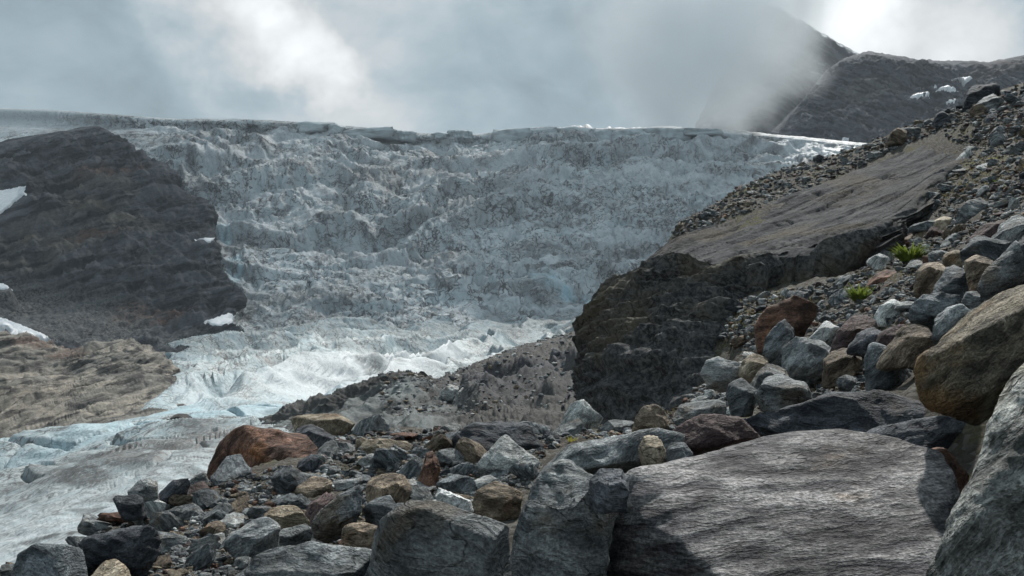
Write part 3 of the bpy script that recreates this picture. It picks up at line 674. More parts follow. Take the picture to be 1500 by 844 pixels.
# ------------------------------------------------------------------ near ground: one height field through surveyed points
GPTS = [  # (column, row, distance)
 (50, 850, 11), (150, 815, 12), (250, 800, 12), (400, 790, 11), (550, 775, 10.5), (700, 775, 9.5), (60, 880, 8), (300, 880, 7.5), (500, 880, 7),
 (190, 760, 15.5), (300, 722, 18), (400, 700, 20), (500, 682, 22), (600, 675, 23), (700, 672, 22),
 (440, 660, 27), (550, 646, 31), (650, 645, 31), (760, 640, 30), (840, 640, 26), (850, 645, 34),
 # beyond the brink
 (0, 980, 18), (150, 870, 22), (300, 780, 29), (420, 712, 40), (540, 680, 48), (660, 672, 50), (780, 665, 52), (860, 690, 58),
 (0, 1050, 30), (200, 920, 36), (400, 780, 55), (600, 720, 75), (780, 710, 78), (850, 700, 80), (-250, 1000, 14), (-250, 1100, 25),
 # boulder field towards the scree slope
 (960, 650, 13), (1050, 635, 15), (900, 640, 20), (960, 622, 20), (1050, 606, 20), (1130, 590, 18), (1200, 570, 17), (1280, 585, 13), (1340, 560, 12), (1440, 500, 10.5),
 (1550, 420, 10), (1700, 350, 9), (1700, 480, 7), (1850, 300, 9),
 (1030, 592, 25), (1095, 548, 26), (1060, 452, 37.5), (980, 612, 27), (920, 630, 29), (890, 616, 37), (960, 598, 35.5), (1030, 572, 33.5), (1120, 460, 34.5), (1150, 520, 26), (1150, 430, 37.5), (1200, 410, 38.5), (1290, 395, 40.5), (1180, 500, 25), (1250, 450, 27), (1300, 420, 30), (1330, 390, 31), (1360, 330, 44),
 (1400, 400, 22), (1400, 340, 33), (1480, 330, 24), (1450, 270, 41), (1490, 230, 46), (1420, 240, 52), (1550, 250, 36), (1650, 250, 26), (1480, 170, 58), (1560, 160, 54), (1700, 150, 46), (1800, 180, 30),
 # under and behind the smooth outcrop
 (900, 470, 47), (960, 430, 49), (1000, 400, 51), (1100, 355, 53), (1200, 325, 55), (1300, 280, 57), (1380, 245, 59), (1000, 460, 43), (950, 520, 41), (1100, 410, 43), (1200, 380, 45), (1300, 345, 47),
 (985, 345, 60), (1040, 315, 62), (1100, 291, 64), (1200, 246, 67), (1320, 197, 69), (1430, 150, 70), (1500, 122, 68), (1600, 90, 64), (1750, 60, 55),
 (1000, 345, 72), (1100, 305, 76), (1200, 265, 79), (1320, 220, 81), (1430, 180, 82), (1520, 150, 81), (1700, 110, 75), (950, 420, 70),
 (1000, 450, 95), (1200, 400, 98), (1450, 300, 98), (1700, 200, 95),
]
GXYZ = [(-9, 1, -2.6), (-5, 2, -2.3), (-2, 1, -2.5), (0, 3, -2.4), (2, 2, -2.3), (4, 3, -1.9), (6, 2, -.6), (9, 2, .6), (-3, 5, -2.2), (0, 6, -2.2), (-.6, 7, -1.95), (2, 6, -2.1), (3.5, 7, -1.9), (1.5, 9, -1.25), (3.5, 10, -1.1), (5, 8, -.9), (0, -3, -2), (6, -3, -.8), (-8, -3, -2.6), (10, -3, .8)]
GW = np.array([P3(*q) for q in GPTS]+[np.array(q, float) for q in GXYZ])
def tps_fit(C, z, lam):
    n = len(C); r2 = ((C[:, None]-C[None])**2).sum(-1); K = .5*r2*np.log(r2+1e-9); K[np.arange(n), np.arange(n)] = lam
    Pm = np.hstack([np.ones((n, 1)), C]); A_ = np.zeros((n+3, n+3)); A_[:n, :n] = K; A_[:n, n:] = Pm; A_[n:, :n] = Pm.T
    return np.linalg.solve(A_, np.concatenate([z, np.zeros(3)]))
def wq(X, Y): return np.stack([X, Y], -1)
TC = GW[:, :2].copy(); TS = tps_fit(TC, GW[:, 2], .6)
def ground_z(X, Y):
    X = np.asarray(X, float).ravel(); Y = np.asarray(Y, float).ravel(); out = np.empty(len(X))
    for i in range(0, len(X), 20000):
        q = wq(X[i:i+20000], Y[i:i+20000]); r2 = ((q[:, None]-TC[None])**2).sum(-1)
        out[i:i+20000] = (.5*r2*np.log(r2+1e-9))@TS[:-3]+TS[-3]+q@TS[-2:]
    # the brink: ground falls away towards the glacier left of the outcrop
    return out-np.clip((1.0+.095*Y-X)/4.0, 0, 1)*np.clip((Y-36)/14, 0, 1)*14
def relief(P, d):
    return fbm(P, .5, 4, seed=90)*.16*np.clip(d/12, .4, 2)+fbm(P, 2.2, 4, .6, ridged=True, seed=91)*.10*np.clip(d/12, .5, 2)
GPX = np.linspace(-420, 1920, 360); GD = np.concatenate([np.array([-4., -1.5, .3, .8]), np.geomspace(1.3, 98, 215)])
def build_ground():
    px, dd = np.meshgrid(GPX, GD)
    X = (px-CX)/F*np.maximum(dd, 1.3)*np.where(dd < 1.3, 2.2, 1); Y = dd
    Z = ground_z(X, Y)
    P = np.stack([X.ravel(), Y.ravel(), Z], 1); P[:, 2] += relief(P*np.array([1, 1, 0]), np.maximum(Y.ravel(), 2))
    o = link('near_ground', make_mesh('near_ground', P, grid_faces(len(GD), len(GPX))), M['soil'])
    me = o.data
    if me.polygons[len(me.polygons)//2].normal.z < 0: me.flip_normals()
    tag(o, 'brown gritty moraine ground under the boulders and scree', 'ground', kind='structure')
    return P.reshape(len(GD), len(GPX), 3)
GP = build_ground()
GROW = HY-GP[..., 2]/np.maximum(GP[..., 1], .3)*F          # image row of each ground sample
def ground_hit(px, py):
    """first ground point met by the sight line through a pixel"""
    j = int(np.clip(round((px-GPX[0])/(GPX[1]-GPX[0])), 0, len(GPX)-1))
    for i in range(5, len(GD)):
        if GROW[i, j] <= py:
            a, b = GROW[i-1, j], GROW[i, j]; t = (a-py)/(a-b+1e-6)
            d = GD[i-1]+(GD[i]-GD[i-1])*min(1, max(0, t))
            return P3(px, py, d)
    return None

# ------------------------------------------------------------------ the ice-smoothed outcrop
def build_outcrop():
    rows = [
     [(905, 520, 66), (950, 480, 66), (1010, 420, 66), (1080, 385, 68), (1160, 345, 70), (1250, 300, 72), (1350, 260, 74), (1450, 220, 76), (1500, 200, 78)],
     [(884, 455, 55), (930, 402, 56), (985, 352, 57), (1060, 326, 58.5), (1150, 290, 61), (1250, 250, 63.5), (1350, 207, 66), (1420, 184, 68), (1470, 180, 70)],
     [(874, 462, 51), (912, 418, 51), (985, 378, 51), (1060, 352, 52), (1160, 318, 54), (1260, 278, 56.5), (1350, 236, 59.5), (1415, 204, 62), (1465, 190, 64)],
     [(866, 470, 47.5), (902, 424, 46.5), (985, 392, 45.5), (1060, 376, 45.5), (1155, 345, 47), (1250, 312, 49), (1330, 270, 53), (1400, 225, 58), (1455, 200, 61)],
     [(860, 480, 45.5), (896, 432, 44), (985, 402, 42), (1052, 398, 40.5), (1145, 374, 41), (1228, 352, 42), (1300, 318, 45), (1385, 250, 52), (1440, 220, 56)],
     [(855, 500, 44), (893, 450, 42.8), (982, 415, 40.9), (1052, 412, 40.1), (1145, 386, 40.8), (1228, 364, 41.8), (1300, 330, 44.8), (1385, 262, 51.8), (1440, 232, 55.8)],
     [(852, 525, 43.4), (889, 485, 42.2), (970, 448, 40.3), (1050, 436, 39.5), (1145, 412, 40.3), (1228, 388, 41.4), (1300, 352, 44.4), (1385, 290, 51), (1440, 250, 55)],
     [(850, 550, 43), (884, 520, 41.6), (955, 485, 39.2), (1038, 466, 38.4), (1140, 455, 39.4), (1225, 430, 40.5), (1300, 400, 43), (1385, 340, 50), (1440, 300, 54)],
     [(850, 575, 42.5), (880, 552, 41), (940, 520, 38.2), (1032, 500, 36.9), (1130, 505, 38), (1220, 480, 39), (1300, 450, 42), (1385, 400, 48), (1440, 360, 52)],
     [(853, 600, 42), (878, 584, 40.2), (930, 560, 37.2), (1028, 535, 35.5), (1120, 550, 37), (1215, 530, 38), (1300, 500, 41), (1385, 450, 47), (1440, 420, 50)],
     [(860, 690, 41), (885, 675, 39), (935, 660, 35.8), (1025, 640, 34), (1110, 640, 35), (1210, 580, 37), (1300, 550, 40), (1385, 500, 46), (1440, 470, 49)]]
    p = Patch(rows, 400, 360); A = p.flat(); px = p.S[..., 0].ravel(); py = p.S[..., 1].ravel()
    v = np.repeat(np.linspace(0, 1, p.nv), p.nu)*10          # net row number
    face = np.clip((v-4.15+.75*np.clip((1040-px)/120, 0, 1))/(.75+.9*np.clip((1040-px)/120, 0, 1)), 0, 1); top = 1-face
    # lumpy whaleback folds on the dark face, hanging down to the left
    ax = np.array([-.62, -.30, -.72]); ax /= np.linalg.norm(ax)
    al = A@ax; across = A-np.outer(al, ax)
    wv = fbm(A, .22, 3, seed=100)[:, None]*1.3
    q = across+np.outer(al*.28, ax)+wv
    h = face*(fbm(q, .34, 3, .45, ridged=True, seed=101)*1.05+fbm(q, 1.0, 4, ridged=True, seed=102)*.30+fbm(A, 3.2, 3, ridged=True, seed=103)*.09)
    ly = (v+fbm(A, .16, 3, seed=110)*.9)*1.55; lf = ly-np.floor(ly); h += face*(np.clip(lf*3, 0, 1)-lf)*1.0*np.clip(.7+fbm(A, .3, 2, seed=111), 0, 1.3)
    ly = (v+fbm(A, .3, 3, seed=112)*.5)*4.2; lf = ly-np.floor(ly); h += face*(np.clip(lf*3, 0, 1)-lf)*.36
    h -= face*np.clip(fbm(q, .26, 2, seed=113)*2.2-.4, 0, 1)*.9
    # ice-scoured top: shallow steps and long cracks along the dip, finely scratched
    dirv = np.array([.80, .42, .43]); dirv /= np.linalg.norm(dirv)
    al2 = A@dirv; qc = A-np.outer(al2, dirv)
    q2 = qc+np.outer(al2*.10, dirv)
    stp = fbm(q2, .26, 4, seed=104)*6; fs = stp-np.floor(stp); st = (np.floor(stp)+np.clip((fs-.5)*5+.5, 0, 1))/6
    h += top*(st*.5+fbm(q2, 1.6, 4, ridged=True, seed=105)*.07+fbm(A, .14, 2, seed=106)*.25)
    cr = np.abs(fbm(q2*1.0, .55, 3, seed=107)); h -= top*.30*np.clip(1-cr/.035, 0, 1)
    cr = np.abs(fbm(A, .16, 2, seed=108)); h -= top*.22*np.clip(1-cr/.010, 0, 1)
    edge = np.clip((px-850)/30, .35, 1)
    p.displace(h*edge)
    p.W = p.W
    me = p.mesh('outcrop')
    attr(me, 'top', np.clip(top+np.clip(fbm(A, .5, 3, seed=109), 0, .2), 0, 1))
    m, t = new_mat('ice_smoothed_gneiss')
    tc = t.add('ShaderNodeTexCoord').outputs['Object']
    # scratches follow the dip of the slab
    vr = t.add('ShaderNodeMapping', {'Vector': tc, 'Rotation': (0, -.48, -.48)}).outputs[0]
    vb = t.add('ShaderNodeMapping', {'Vector': vr, 'Scale': (.10, 1, 1)}).outputs[0]
    n1 = t.noise(vb, 1.1, 8, .62, .4); n2 = t.noise(tc, .22, 5, .55, .3); n3 = t.noise(vb, 7, 6, .7); n4 = t.noise(tc, 5.5, 6, .72)
    tp = t.add('ShaderNodeAttribute', attribute_name='top').outputs['Fac']
    ct = t.mix(t.ramp(n1, .33, .67), (.052, .054, .059), (.135, .135, .137)); ct = t.mix(t.ramp(n2, .5, .68, 0, .75), ct, (.145, .125, .098))
    cf = t.mix(t.ramp(n4, .35, .65), (.046, .049, .055), (.165, .164, .16)); cf = t.mix(t.ramp(n2, .50, .68, 0, .7), cf, (.17, .15, .11))
    c = t.mix(tp, cf, ct)
    nk = t.noise(vb, .55, 4, .55); ck = t.ramp(t.math('ABSOLUTE', t.math('SUBTRACT', nk, .5)), 0, .012, .75, 0)
    nk2 = t.noise(tc, .3, 4, .6); ck2 = t.ramp(t.math('ABSOLUTE', t.math('SUBTRACT', nk2, .5)), 0, .008, .7, 0)
    c = t.mix(t.math('MAXIMUM', ck, ck2), c, (.03, .028, .026))
    k = t.math('MULTIPLY', t.math('MULTIPLY_ADD', n3, .8, .6), t.math('MULTIPLY_ADD', n4, .9, .55))
    c = t.add('ShaderNodeVectorMath', {0: c, 'Scale': k}, operation='SCALE').outputs[0]
    b = t.add('ShaderNodeBump', {'Height': n1, 'Strength': .45, 'Distance': .22}); b = t.add('ShaderNodeBump', {'Height': n3, 'Strength': .6, 'Distance': .08, 'Normal': b.outputs[0]})
    b = t.add('ShaderNodeBump', {'Height': n4, 'Strength': .9, 'Distance': .2, 'Normal': b.outputs[0]})
    finish(t, c, .92, b.outputs[0], .08)
    M['outcrop'] = m
    o = bpy.data.objects.new('rock_outcrop', None); COL.objects.link(o); o.location = P3(960, 600, 34.)
    tag(o, 'huge ice-smoothed rock outcrop with dark lumpy face and sloping brown top', 'outcrop', kind='thing')
    bpy.data.meshes.remove(me)
    kr = int(p.nv*.425); tv = np.clip(top+np.clip(fbm(A, .5, 3, seed=109), 0, .2), 0, 1).reshape(p.nv, p.nu)
    for nm, r0, r1, lb in (('scoured_top', 0, kr+1, 'smooth sloping brown top with long cracks'), ('lumpy_face', kr, p.nv, 'dark lumpy face in shade')):
        W = p.W[r0:r1].reshape(-1, 3)-np.array(o.location)
        pm = make_mesh(nm, W, grid_faces(r1-r0, p.nu)); n = np.zeros(3); k = len(pm.polygons)//2+p.nu//3
        if pm.polygons[k].normal.dot(Vector(p.W[(r0+r1)//2, p.nu//2])) > 0: pm.flip_normals()
        attr(pm, 'top', tv[r0:r1].ravel())
        pt = link(nm, pm, m, parent=o); pt['label'] = lb
    return o, p
outcrop, OUT = build_outcrop()
# ------------------------------------------------------------------ rock shapes
def ico(sub):
    bm = bmesh.new(); bmesh.ops.create_icosphere(bm, subdivisions=sub, radius=1.0)
    V = np.array([v.co[:] for v in bm.verts]); Fc = np.array([[v.index for v in f.verts] for f in bm.faces]); bm.free()
    V /= np.linalg.norm(V, axis=1, keepdims=True)
    return V, Fc
ICO = {k: ico(k) for k in (1, 2, 3, 4, 5, 6, 7)}
def hull_planes(pts):
    bm = bmesh.new()
    for q in pts: bm.verts.new(q)
    r = bmesh.ops.convex_hull(bm, input=bm.verts, use_existing_faces=False)
    bm.normal_update(); N, D = [], []
    for f in bm.faces:
        if f.calc_area() < 1e-6: continue
        n = np.array(f.normal[:]); d = float(n@np.array(f.verts[0].co[:]))
        if d < 0: n, d = -n, -d
        if d < .02: d = .02
        for k, n0 in enumerate(N):
            if n0@n > .993: D[k] = max(D[k], d); break
        else: N.append(n); D.append(d)
    bm.free()
    return np.array(N), np.array(D)
def radial(U, N, D, p=90.0):
    g = np.maximum(U@N.T, 0)/D[None]
    m = g.max(1)
    return 1/(m*np.power(np.power(g/m[:, None], p).sum(1), 1/p))
def chips(N, D, n, rs, lo=.66, hi=.94):
    """extra broken faces that knock off corners: planes set inside the present hull"""
    U = ICO[3][0]; R = radial(U, N, D, 200.); P = U*R[:, None]
    NN, DD = list(N), list(D)
    for _ in range(n):
        v = rs.randn(3); v /= np.linalg.norm(v)
        if v[2] < -.3: v[2] *= -1
        s = (P@v).max(); NN.append(v); DD.append(s*(lo+(hi-lo)*rs.rand()))
    return np.array(NN), np.array(DD)
def vnormals(V, Fc):
    a, b, c = V[Fc[:, 0]], V[Fc[:, 1]], V[Fc[:, 2]]
    n = np.cross(b-a, c-a); N = np.zeros_like(V)
    for k in range(3):
        for j in range(3): N[:, j] += np.bincount(Fc[:, k], n[:, j], len(V))
    return N/(np.linalg.norm(N, axis=1, keepdims=True)+1e-12)
def facet(P):
    """noise of flat facets and creases (barycentric on a tetrahedral lattice)"""
    s = P.sum(1, keepdims=True)/3.0; Q = P+s; I = np.floor(Q); f = Q-I
    o = np.argsort(-f, axis=1); fs = np.take_along_axis(f, o, 1); I = I.astype(np.int64); n = np.arange(len(P))
    c = I.copy(); val = TAB[c[:, 0] & 63, c[:, 1] & 63, c[:, 2] & 63]*(1-fs[:, 0])
    for k in range(3):
        c = c.copy(); c[n, o[:, k]] += 1
        w = fs[:, k]-(fs[:, k+1] if k < 2 else 0)
        val = val+TAB[c[:, 0] & 63, c[:, 1] & 63, c[:, 2] & 63]*w
    return val*2-1
def roughen(V, Fc, size, amp, seed, bed=None, bed_amp=0.0, bed_n=7.0):
    """break up a rock's faces: dents, ledges along its bedding, grain"""
    N = vnormals(V, Fc); Q = V/size
    fc = facet(Q*1.15+seed)*.60+facet((Q@ROT)*2.3+seed*2)*.36+facet((Q@ROT@ROT)*5.1+seed*3)*.20+facet((Q@ROT)*11+seed*4)*.09
    f = fbm(Q, 2.0, 3, .5, seed=seed); fq = f*4.5; fr = fq-np.floor(fq); step = (np.floor(fq)+np.clip((fr-.5)*6+.5, 0, 1))/4.5       # broken, stepped faces
    h = step*amp*1.6+fc*amp*3.4+fbm(Q, 6.0, 4, .55, ridged=True, seed=seed+1)*amp*.30+fbm(Q, 19, 3, .6, seed=seed+4)*amp*.16
    if bed is not None and bed_amp:
        b = np.array(bed, float); b /= np.linalg.norm(b)
        s = (Q@b+fbm(Q, 1.5, 2, seed=seed+2)*.10)*bed_n; f = s-np.floor(s)
        h += (np.clip(f*3, 0, 1)-f)*bed_amp*np.clip(.6+fbm(Q, 2, 2, seed=seed+3), 0, 1.2)
    return V+N*(h*size)[:, None]
def simplify(ol, n):
    ol = list(ol)
    while len(ol) > n:
        cost = [abs((ol[i][0]-ol[i-1][0])*(ol[(i+1) % len(ol)][1]-ol[i-1][1])-(ol[(i+1) % len(ol)][0]-ol[i-1][0])*(ol[i][1]-ol[i-1][1])) for i in range(len(ol))]
        ol.pop(int(np.argmin(cost)))
    return ol
def broken_block(olw, c3, half, rs):
    """a rock bounded by a few flat breaks: the sides follow its outline, front, top and back are broken at random"""
    q = (olw-c3)/half; x, z = q[:, 0], q[:, 2]; n = len(q); N, D = [], []
    ar = .5*np.sum(x*np.roll(z, -1)-np.roll(x, -1)*z); s = 1 if ar > 0 else -1
    keep = list(range(n))
    while len(keep) > 5:                                  # drop the least telling outline corners
        cost = []
        for i in range(len(keep)):
            a, b, c = q[keep[i-1]], q[keep[i]], q[keep[(i+1) % len(keep)]]
            cost.append(abs((b[0]-a[0])*(c[2]-a[2])-(c[0]-a[0])*(b[2]-a[2])))
        k = int(np.argmin(cost))
        if cost[k] > .22 and len(keep) <= 7: break
        keep.pop(k)
    for i in range(len(keep)):
        a, b = q[keep[i]], q[keep[(i+1) % len(keep)]]
        nx, nz = s*(b[2]-a[2]), -s*(b[0]-a[0]); L = math.hypot(nx, nz)+1e-9; nx /= L; nz /= L
        if nz < -.6: continue
        ty = rs.normal(0, .22)-(.18 if nz > .5 else 0); v = np.array([nx, ty, nz]); ln = np.linalg.norm(v)
        N.append(v/ln); D.append(max(.25, (nx*a[0]+nz*a[2]+ty*rs.uniform(-.2, .2))/ln))
    sg = 1 if rs.rand() < .5 else -1
    for v, dd in (((rs.normal(0, .3), -.5, .9), rs.uniform(.60, .78)), ((sg*(.25+.3*rs.rand()), -1, rs.normal(-.06, .14)), rs.uniform(.55, .78)), ((-sg*(.6+.3*rs.rand()), -.8, rs.normal(0, .18)), rs.uniform(.58, .80)),
                  ((rs.normal(0, .3), 1, .2), .85), ((.6, .8, .2), .9), ((-.6, .8, .2), .9), ((0, 0, -1), 1.0), ((sg*.9, -.3, .5), rs.uniform(.8, .98))):
        v = np.array(v, float); N.append(v/np.linalg.norm(v)); D.append(dd)
    return chips(np.array(N), np.array(D), 1, rs, .74, .92)
HEROES = {}
def hero(name, short, label, mat, d, outline, ridge=None, thick=.75, sub=4, amp=.022, bed=None, bed_amp=.012, bed_n=7., p=220., drop=.22, front=.34, group=None, seed=None, cat='boulder', back=.72, nofront=False, nchip=8, fine=0):
    """a boulder from its outline (column,row[,offset]), ridge points (column,row,offset in widths, - = nearer) at distance d"""
    seed = seed if seed is not None else (sum(ord(c) for c in short)*7) % 997
    rs = np.random.RandomState(seed)
    if len(outline) > 8 and not nofront and nchip: outline = simplify(outline, 7)
    ol = np.array([(q[0], q[1]) for q in outline], float); lo, hi = ol.min(0), ol.max(0)
    w = (hi[0]-lo[0])/F*d; hh = (hi[1]-lo[1])/F*d; sz = .5*(w+hh); ctr = (lo+hi)/2
    pts = []
    for q in outline:
        off = q[2] if len(q) > 2 else 0.0
        pts.append(P3(q[0], q[1], d+off*sz))
    for q in ol:                                                   # rear side, a little smaller
        k = ctr+(q-ctr)*back
        kd = d+thick*sz*(1+.25*rs.rand()); pts.append(P3(k[0], k[1]-(hi[1]-lo[1])*.02, kd)*np.array([1, 1, 1]))
    if ridge:
        for q in ridge: pts.append(P3(q[0], q[1], d+q[2]*sz))
    elif not nofront:
        for fx, fy, k in ((-.12+.24*rs.rand(), -.10+.15*rs.rand(), .65), (-.30, .18, .8), (.28, .22, .8), (0, .40, 1.0)):
            j = .12*(rs.rand(2)-.5)
            pts.append(P3(ctr[0]+(fx+j[0])*(hi[0]-lo[0])*.8, ctr[1]+(fy+j[1])*(hi[1]-lo[1])*.8, d-front*sz*k*(.8+.5*rs.rand())))
    for q in ol:                                                   # foot sunk in the ground
        if q[1] > ctr[1]+.2*(hi[1]-lo[1]):
            k = ctr+(q-ctr)*.86
            a = P3(k[0], q[1], d+.2*sz); a[2] -= drop*hh; pts.append(a)
    pts = np.array(pts); lo3, hi3 = pts.min(0), pts.max(0); c3 = pts.mean(0)*.5+(lo3+hi3)*.25; half = np.maximum((hi3-lo3)/2, 1e-3)
    if ridge: 
        N, D = hull_planes((pts-c3)/half)
        if nchip: N, D = chips(N, D, 2, rs, .78, .95)
    else: N, D = broken_block(np.array([P3(q[0], q[1], d) for q in ol]), c3, half, rs)
    spx = max(hi-lo); sub = 7 if spx > 340 else 6 if spx > 140 else 5 if spx > 50 else 4; sub = min(7, sub+fine)
    U, Fc = ICO[sub]
    V = U*radial(U, N, D, p)[:, None]*half
    V = roughen(V, Fc, float(np.mean(half))*2, amp, seed*.37, bed if bed is not None else (rs.rand()-.5, .3*rs.rand(), .6+.6*rs.rand()), bed_amp, bed_n)
    o = link(name, make_mesh(name, V, Fc), M[mat] if isinstance(mat, str) else mat, loc=c3)
    tag(o, label, cat, group)
    HEROES[short] = (o, ctr[0], ctr[1], d, (hi[0]-lo[0]), (hi[1]-lo[1]))
    return o
# ------------------------------------------------------------------ foreground boulders, one by one
B = hero
B('slab_boulder', 'huge smooth slab', 'huge smooth grey-brown slab boulder with purplish streaks across the foreground', 'slab', 7.0,
  [(925, 690, -.02), (985, 672, .20), (1130, 652, .34), (1230, 636, .44), (1300, 648, .42), (1372, 664, .36), (1396, 700, .18), (1398, 780, -.10), (1392, 930, -.5), (1150, 940, -.5), (855, 930, .04), (866, 850, .05), (893, 770, .06)],
  [(936, 745, -.16), (1000, 800, -.32), (1075, 870, -.46), (1390, 880, -.44), (1230, 760, -.08)], thick=.5, sub=6, amp=.007, bed=(-.25, .5, 1), bed_amp=.013, bed_n=13, p=260, back=.9, nofront=True, nchip=0)
B('cleft_boulder', 'blue-grey cleft boulder', 'blue-grey boulder with a cleft, leaning on the left of the huge slab', 'grey', 6.3,
  [(790, 692), (803, 676), (850, 674), (924, 690), (905, 760), (880, 850), (860, 920), (725, 920), (742, 800), (757, 752)], [(845, 720, -.28), (835, 800, -.34), (780, 880, -.35), (870, 900, -.36)], sub=5, amp=.022, bed=(.75, .2, .55), bed_amp=.02, bed_n=8, drop=.1)
B('chunk', 'dark chunk on the cleft boulder', 'dark squarish chunk perched between the cleft boulder and the slab', 'dark', 5.75,
  [(866, 700), (880, 687), (915, 688), (924, 700), (920, 722), (900, 736), (870, 742)], sub=5, cat='boulder', drop=.1)
B('gneiss_boulder', 'big speckled gneiss boulder', 'big speckled grey gneiss boulder at the bottom centre, sloping top edge', 'grey', 5.6,
  [(563, 754), (600, 732), (642, 733), (746, 769), (748, 850), (745, 930), (520, 930), (545, 810)], [(572, 760, -.18), (566, 800, -.25), (585, 880, -.36), (610, 745, -.15), (728, 790, -.22), (700, 900, -.42)], sub=6, amp=.013, bed=(.3, -.2, 1), bed_amp=.008, bed_n=18, p=240, drop=.1)
B('low_boulder', 'low grey boulder', 'low grey boulder with a rusty spot cut by the bottom edge', 'grey', 5.9,
  [(343, 850), (372, 815), (400, 799), (450, 789), (505, 795), (552, 810), (552, 900), (330, 920)], [(380, 840, -.2), (400, 815, -.1), (470, 812, -.22), (520, 840, -.3), (390, 900, -.36)], sub=5, amp=.016, bed=(-.2, .2, 1), drop=.1)
B('grey_boulder', 'bottom-left grey boulder', 'flat-topped grey boulder in the bottom left corner', 'slate', 8.2,
  [(18, 845), (30, 815), (52, 801), (100, 797), (124, 804), (128, 850), (120, 890), (10, 890)], [(55, 812, -.12), (50, 850, -.3), (70, 870, -.36), (115, 840, -.3)], sub=5, amp=.014)
B('layered_boulder', 'thinly layered dark block', 'thinly layered dark schist block at lower left', 'dark', 8.8,
  [(120, 805), (128, 790), (172, 776), (218, 766), (238, 776), (240, 802), (205, 842), (140, 850), (126, 835)], [(205, 790, -.3), (198, 830, -.34), (150, 820, -.22)], sub=5, amp=.02, bed=(.28, .1, 1), bed_amp=.045, bed_n=9)
B('red_boulder', 'big rust-red boulder', 'big rust-red boulder with black shaded side at the moraine brink', 'red', 18.0,
  [(298, 702, .30), (312, 655, .25), (335, 634, .12), (356, 626, .05), (392, 642, .05), (425, 634, .15), (455, 640, .2), (479, 660, .1), (478, 674, .0), (432, 692, .0), (372, 712, .12), (310, 722, .3)], [(366, 645, -.12), (395, 662, -.26), (420, 682, -.30), (360, 700, -.02)], sub=5, amp=.024, bed=(.4, .2, 1), bed_amp=.02)
B('flat_slab', 'flat tan slab', 'flat tan slab lying on top of a dark rock at the brink', 'tan', 23.0,
  [(424, 614), (444, 606), (510, 609), (518, 621), (502, 634), (470, 634), (430, 624)], sub=5, amp=.02, bed=(0, 0, 1), bed_amp=.04, bed_n=4, drop=.05)
B('dark_prop', 'dark wedge under the flat slab', 'dark wedge propping up the flat tan slab', 'dark', 22.0,
  [(428, 626), (445, 623), (468, 632), (485, 642), (483, 655), (466, 654), (438, 645)], sub=5, amp=.02)
B('dark_boulder', 'dark slate hump', 'dark slate boulder with brown shoulder at the centre of the moraine', 'dark', 15.5,
  [(652, 686), (662, 648), (680, 628), (698, 617), (745, 618), (772, 617), (790, 635), (797, 655), (780, 675), (700, 690)], [(715, 632, -.2), (700, 660, -.34), (760, 650, -.3)], sub=5, amp=.02)
B('pointed_boulder', 'pale pointed boulder', 'pale grey pointed boulder in front of the dark slate hump', 'pale', 12.2,
  [(704, 690), (707, 668), (722, 652), (742, 638), (766, 651), (793, 674), (786, 696), (752, 710), (720, 704)], [(740, 664, -.26), (752, 692, -.36), (722, 684, -.3)], sub=5, amp=.025, bed=(.6, 0, .8), bed_amp=.02)
B('tan_block', 'tan-topped block', 'brown block with a tan top beside the cleft boulder', 'brown', 9.6,
  [(692, 748), (700, 722), (725, 706), (768, 722), (760, 752), (735, 770), (705, 764)], [(722, 728, -.3), (745, 735, -.3), (722, 760, -.42)], sub=5)
B('white_shard', 'white shard', 'long whitish shard wedged behind the gneiss boulder', 'white', 9.0,
  [(630, 716), (634, 711), (650, 717), (686, 735), (688, 746), (672, 746), (634, 730)], sub=5, amp=.02)
B('flat_stone', 'flat green-grey stone', 'flat green-grey stone bridging smaller stones behind the white shard', 'slate', 9.9,
  [(638, 703), (650, 699), (692, 700), (694, 712), (668, 716), (640, 712)], sub=5, bed=(0, 0, 1), bed_amp=.03, bed_n=3)
B('wedge_boulder', 'blue-grey wedge', 'blue-grey wedge boulder tilted up to the right at the bottom centre', 'slate', 8.6,
  [(454, 770), (468, 750), (500, 725), (528, 706), (536, 722), (532, 748), (505, 772), (475, 780)], [(510, 730, -.3), (520, 755, -.3), (478, 768, -.3)], sub=5, bed=(.6, 0, .75), bed_amp=.02)
B('brown_boulder', 'rounded brown boulder', 'rounded brown boulder right of the blue-grey wedge', 'brown', 10.6,
  [(530, 716), (538, 702), (562, 694), (588, 698), (600, 715), (594, 735), (562, 744), (535, 735)], sub=5)
B('rust_chunk', 'rusty upright chunk', 'ragged rusty upright chunk at the middle of the rubble', 'red', 12.0,
  [(608, 715), (614, 685), (622, 668), (636, 664), (648, 672), (640, 692), (634, 712)], sub=5, amp=.035)
B('blue_boulder', 'small blue-green boulder', 'blue-green boulder tucked under the rounded brown boulder', 'slate', 8.8,
  [(532, 748), (545, 731), (566, 728), (582, 738), (578, 758), (556, 768), (535, 764)], sub=5)
B('grey_block', 'rough grey block', 'rough grey block at lower left between small stones', 'grey', 9.0,
  [(331, 796), (352, 778), (392, 767), (402, 778), (396, 798), (372, 816), (345, 816)], sub=5)
B('pale_lens', 'pale lens stone', 'pale lens-shaped stone left of the blue-grey wedge', 'tan', 10.6,
  [(383, 760), (395, 748), (415, 744), (440, 752), (447, 760), (420, 768), (392, 768)], sub=5)
B('pale_lump', 'pale two-lobed stone', 'pale lumpy stone in front of the big rust-red boulder', 'pale', 14.8,
  [(358, 720), (364, 708), (376, 696), (388, 697), (397, 712), (392, 724), (370, 726)], sub=5, amp=.05)
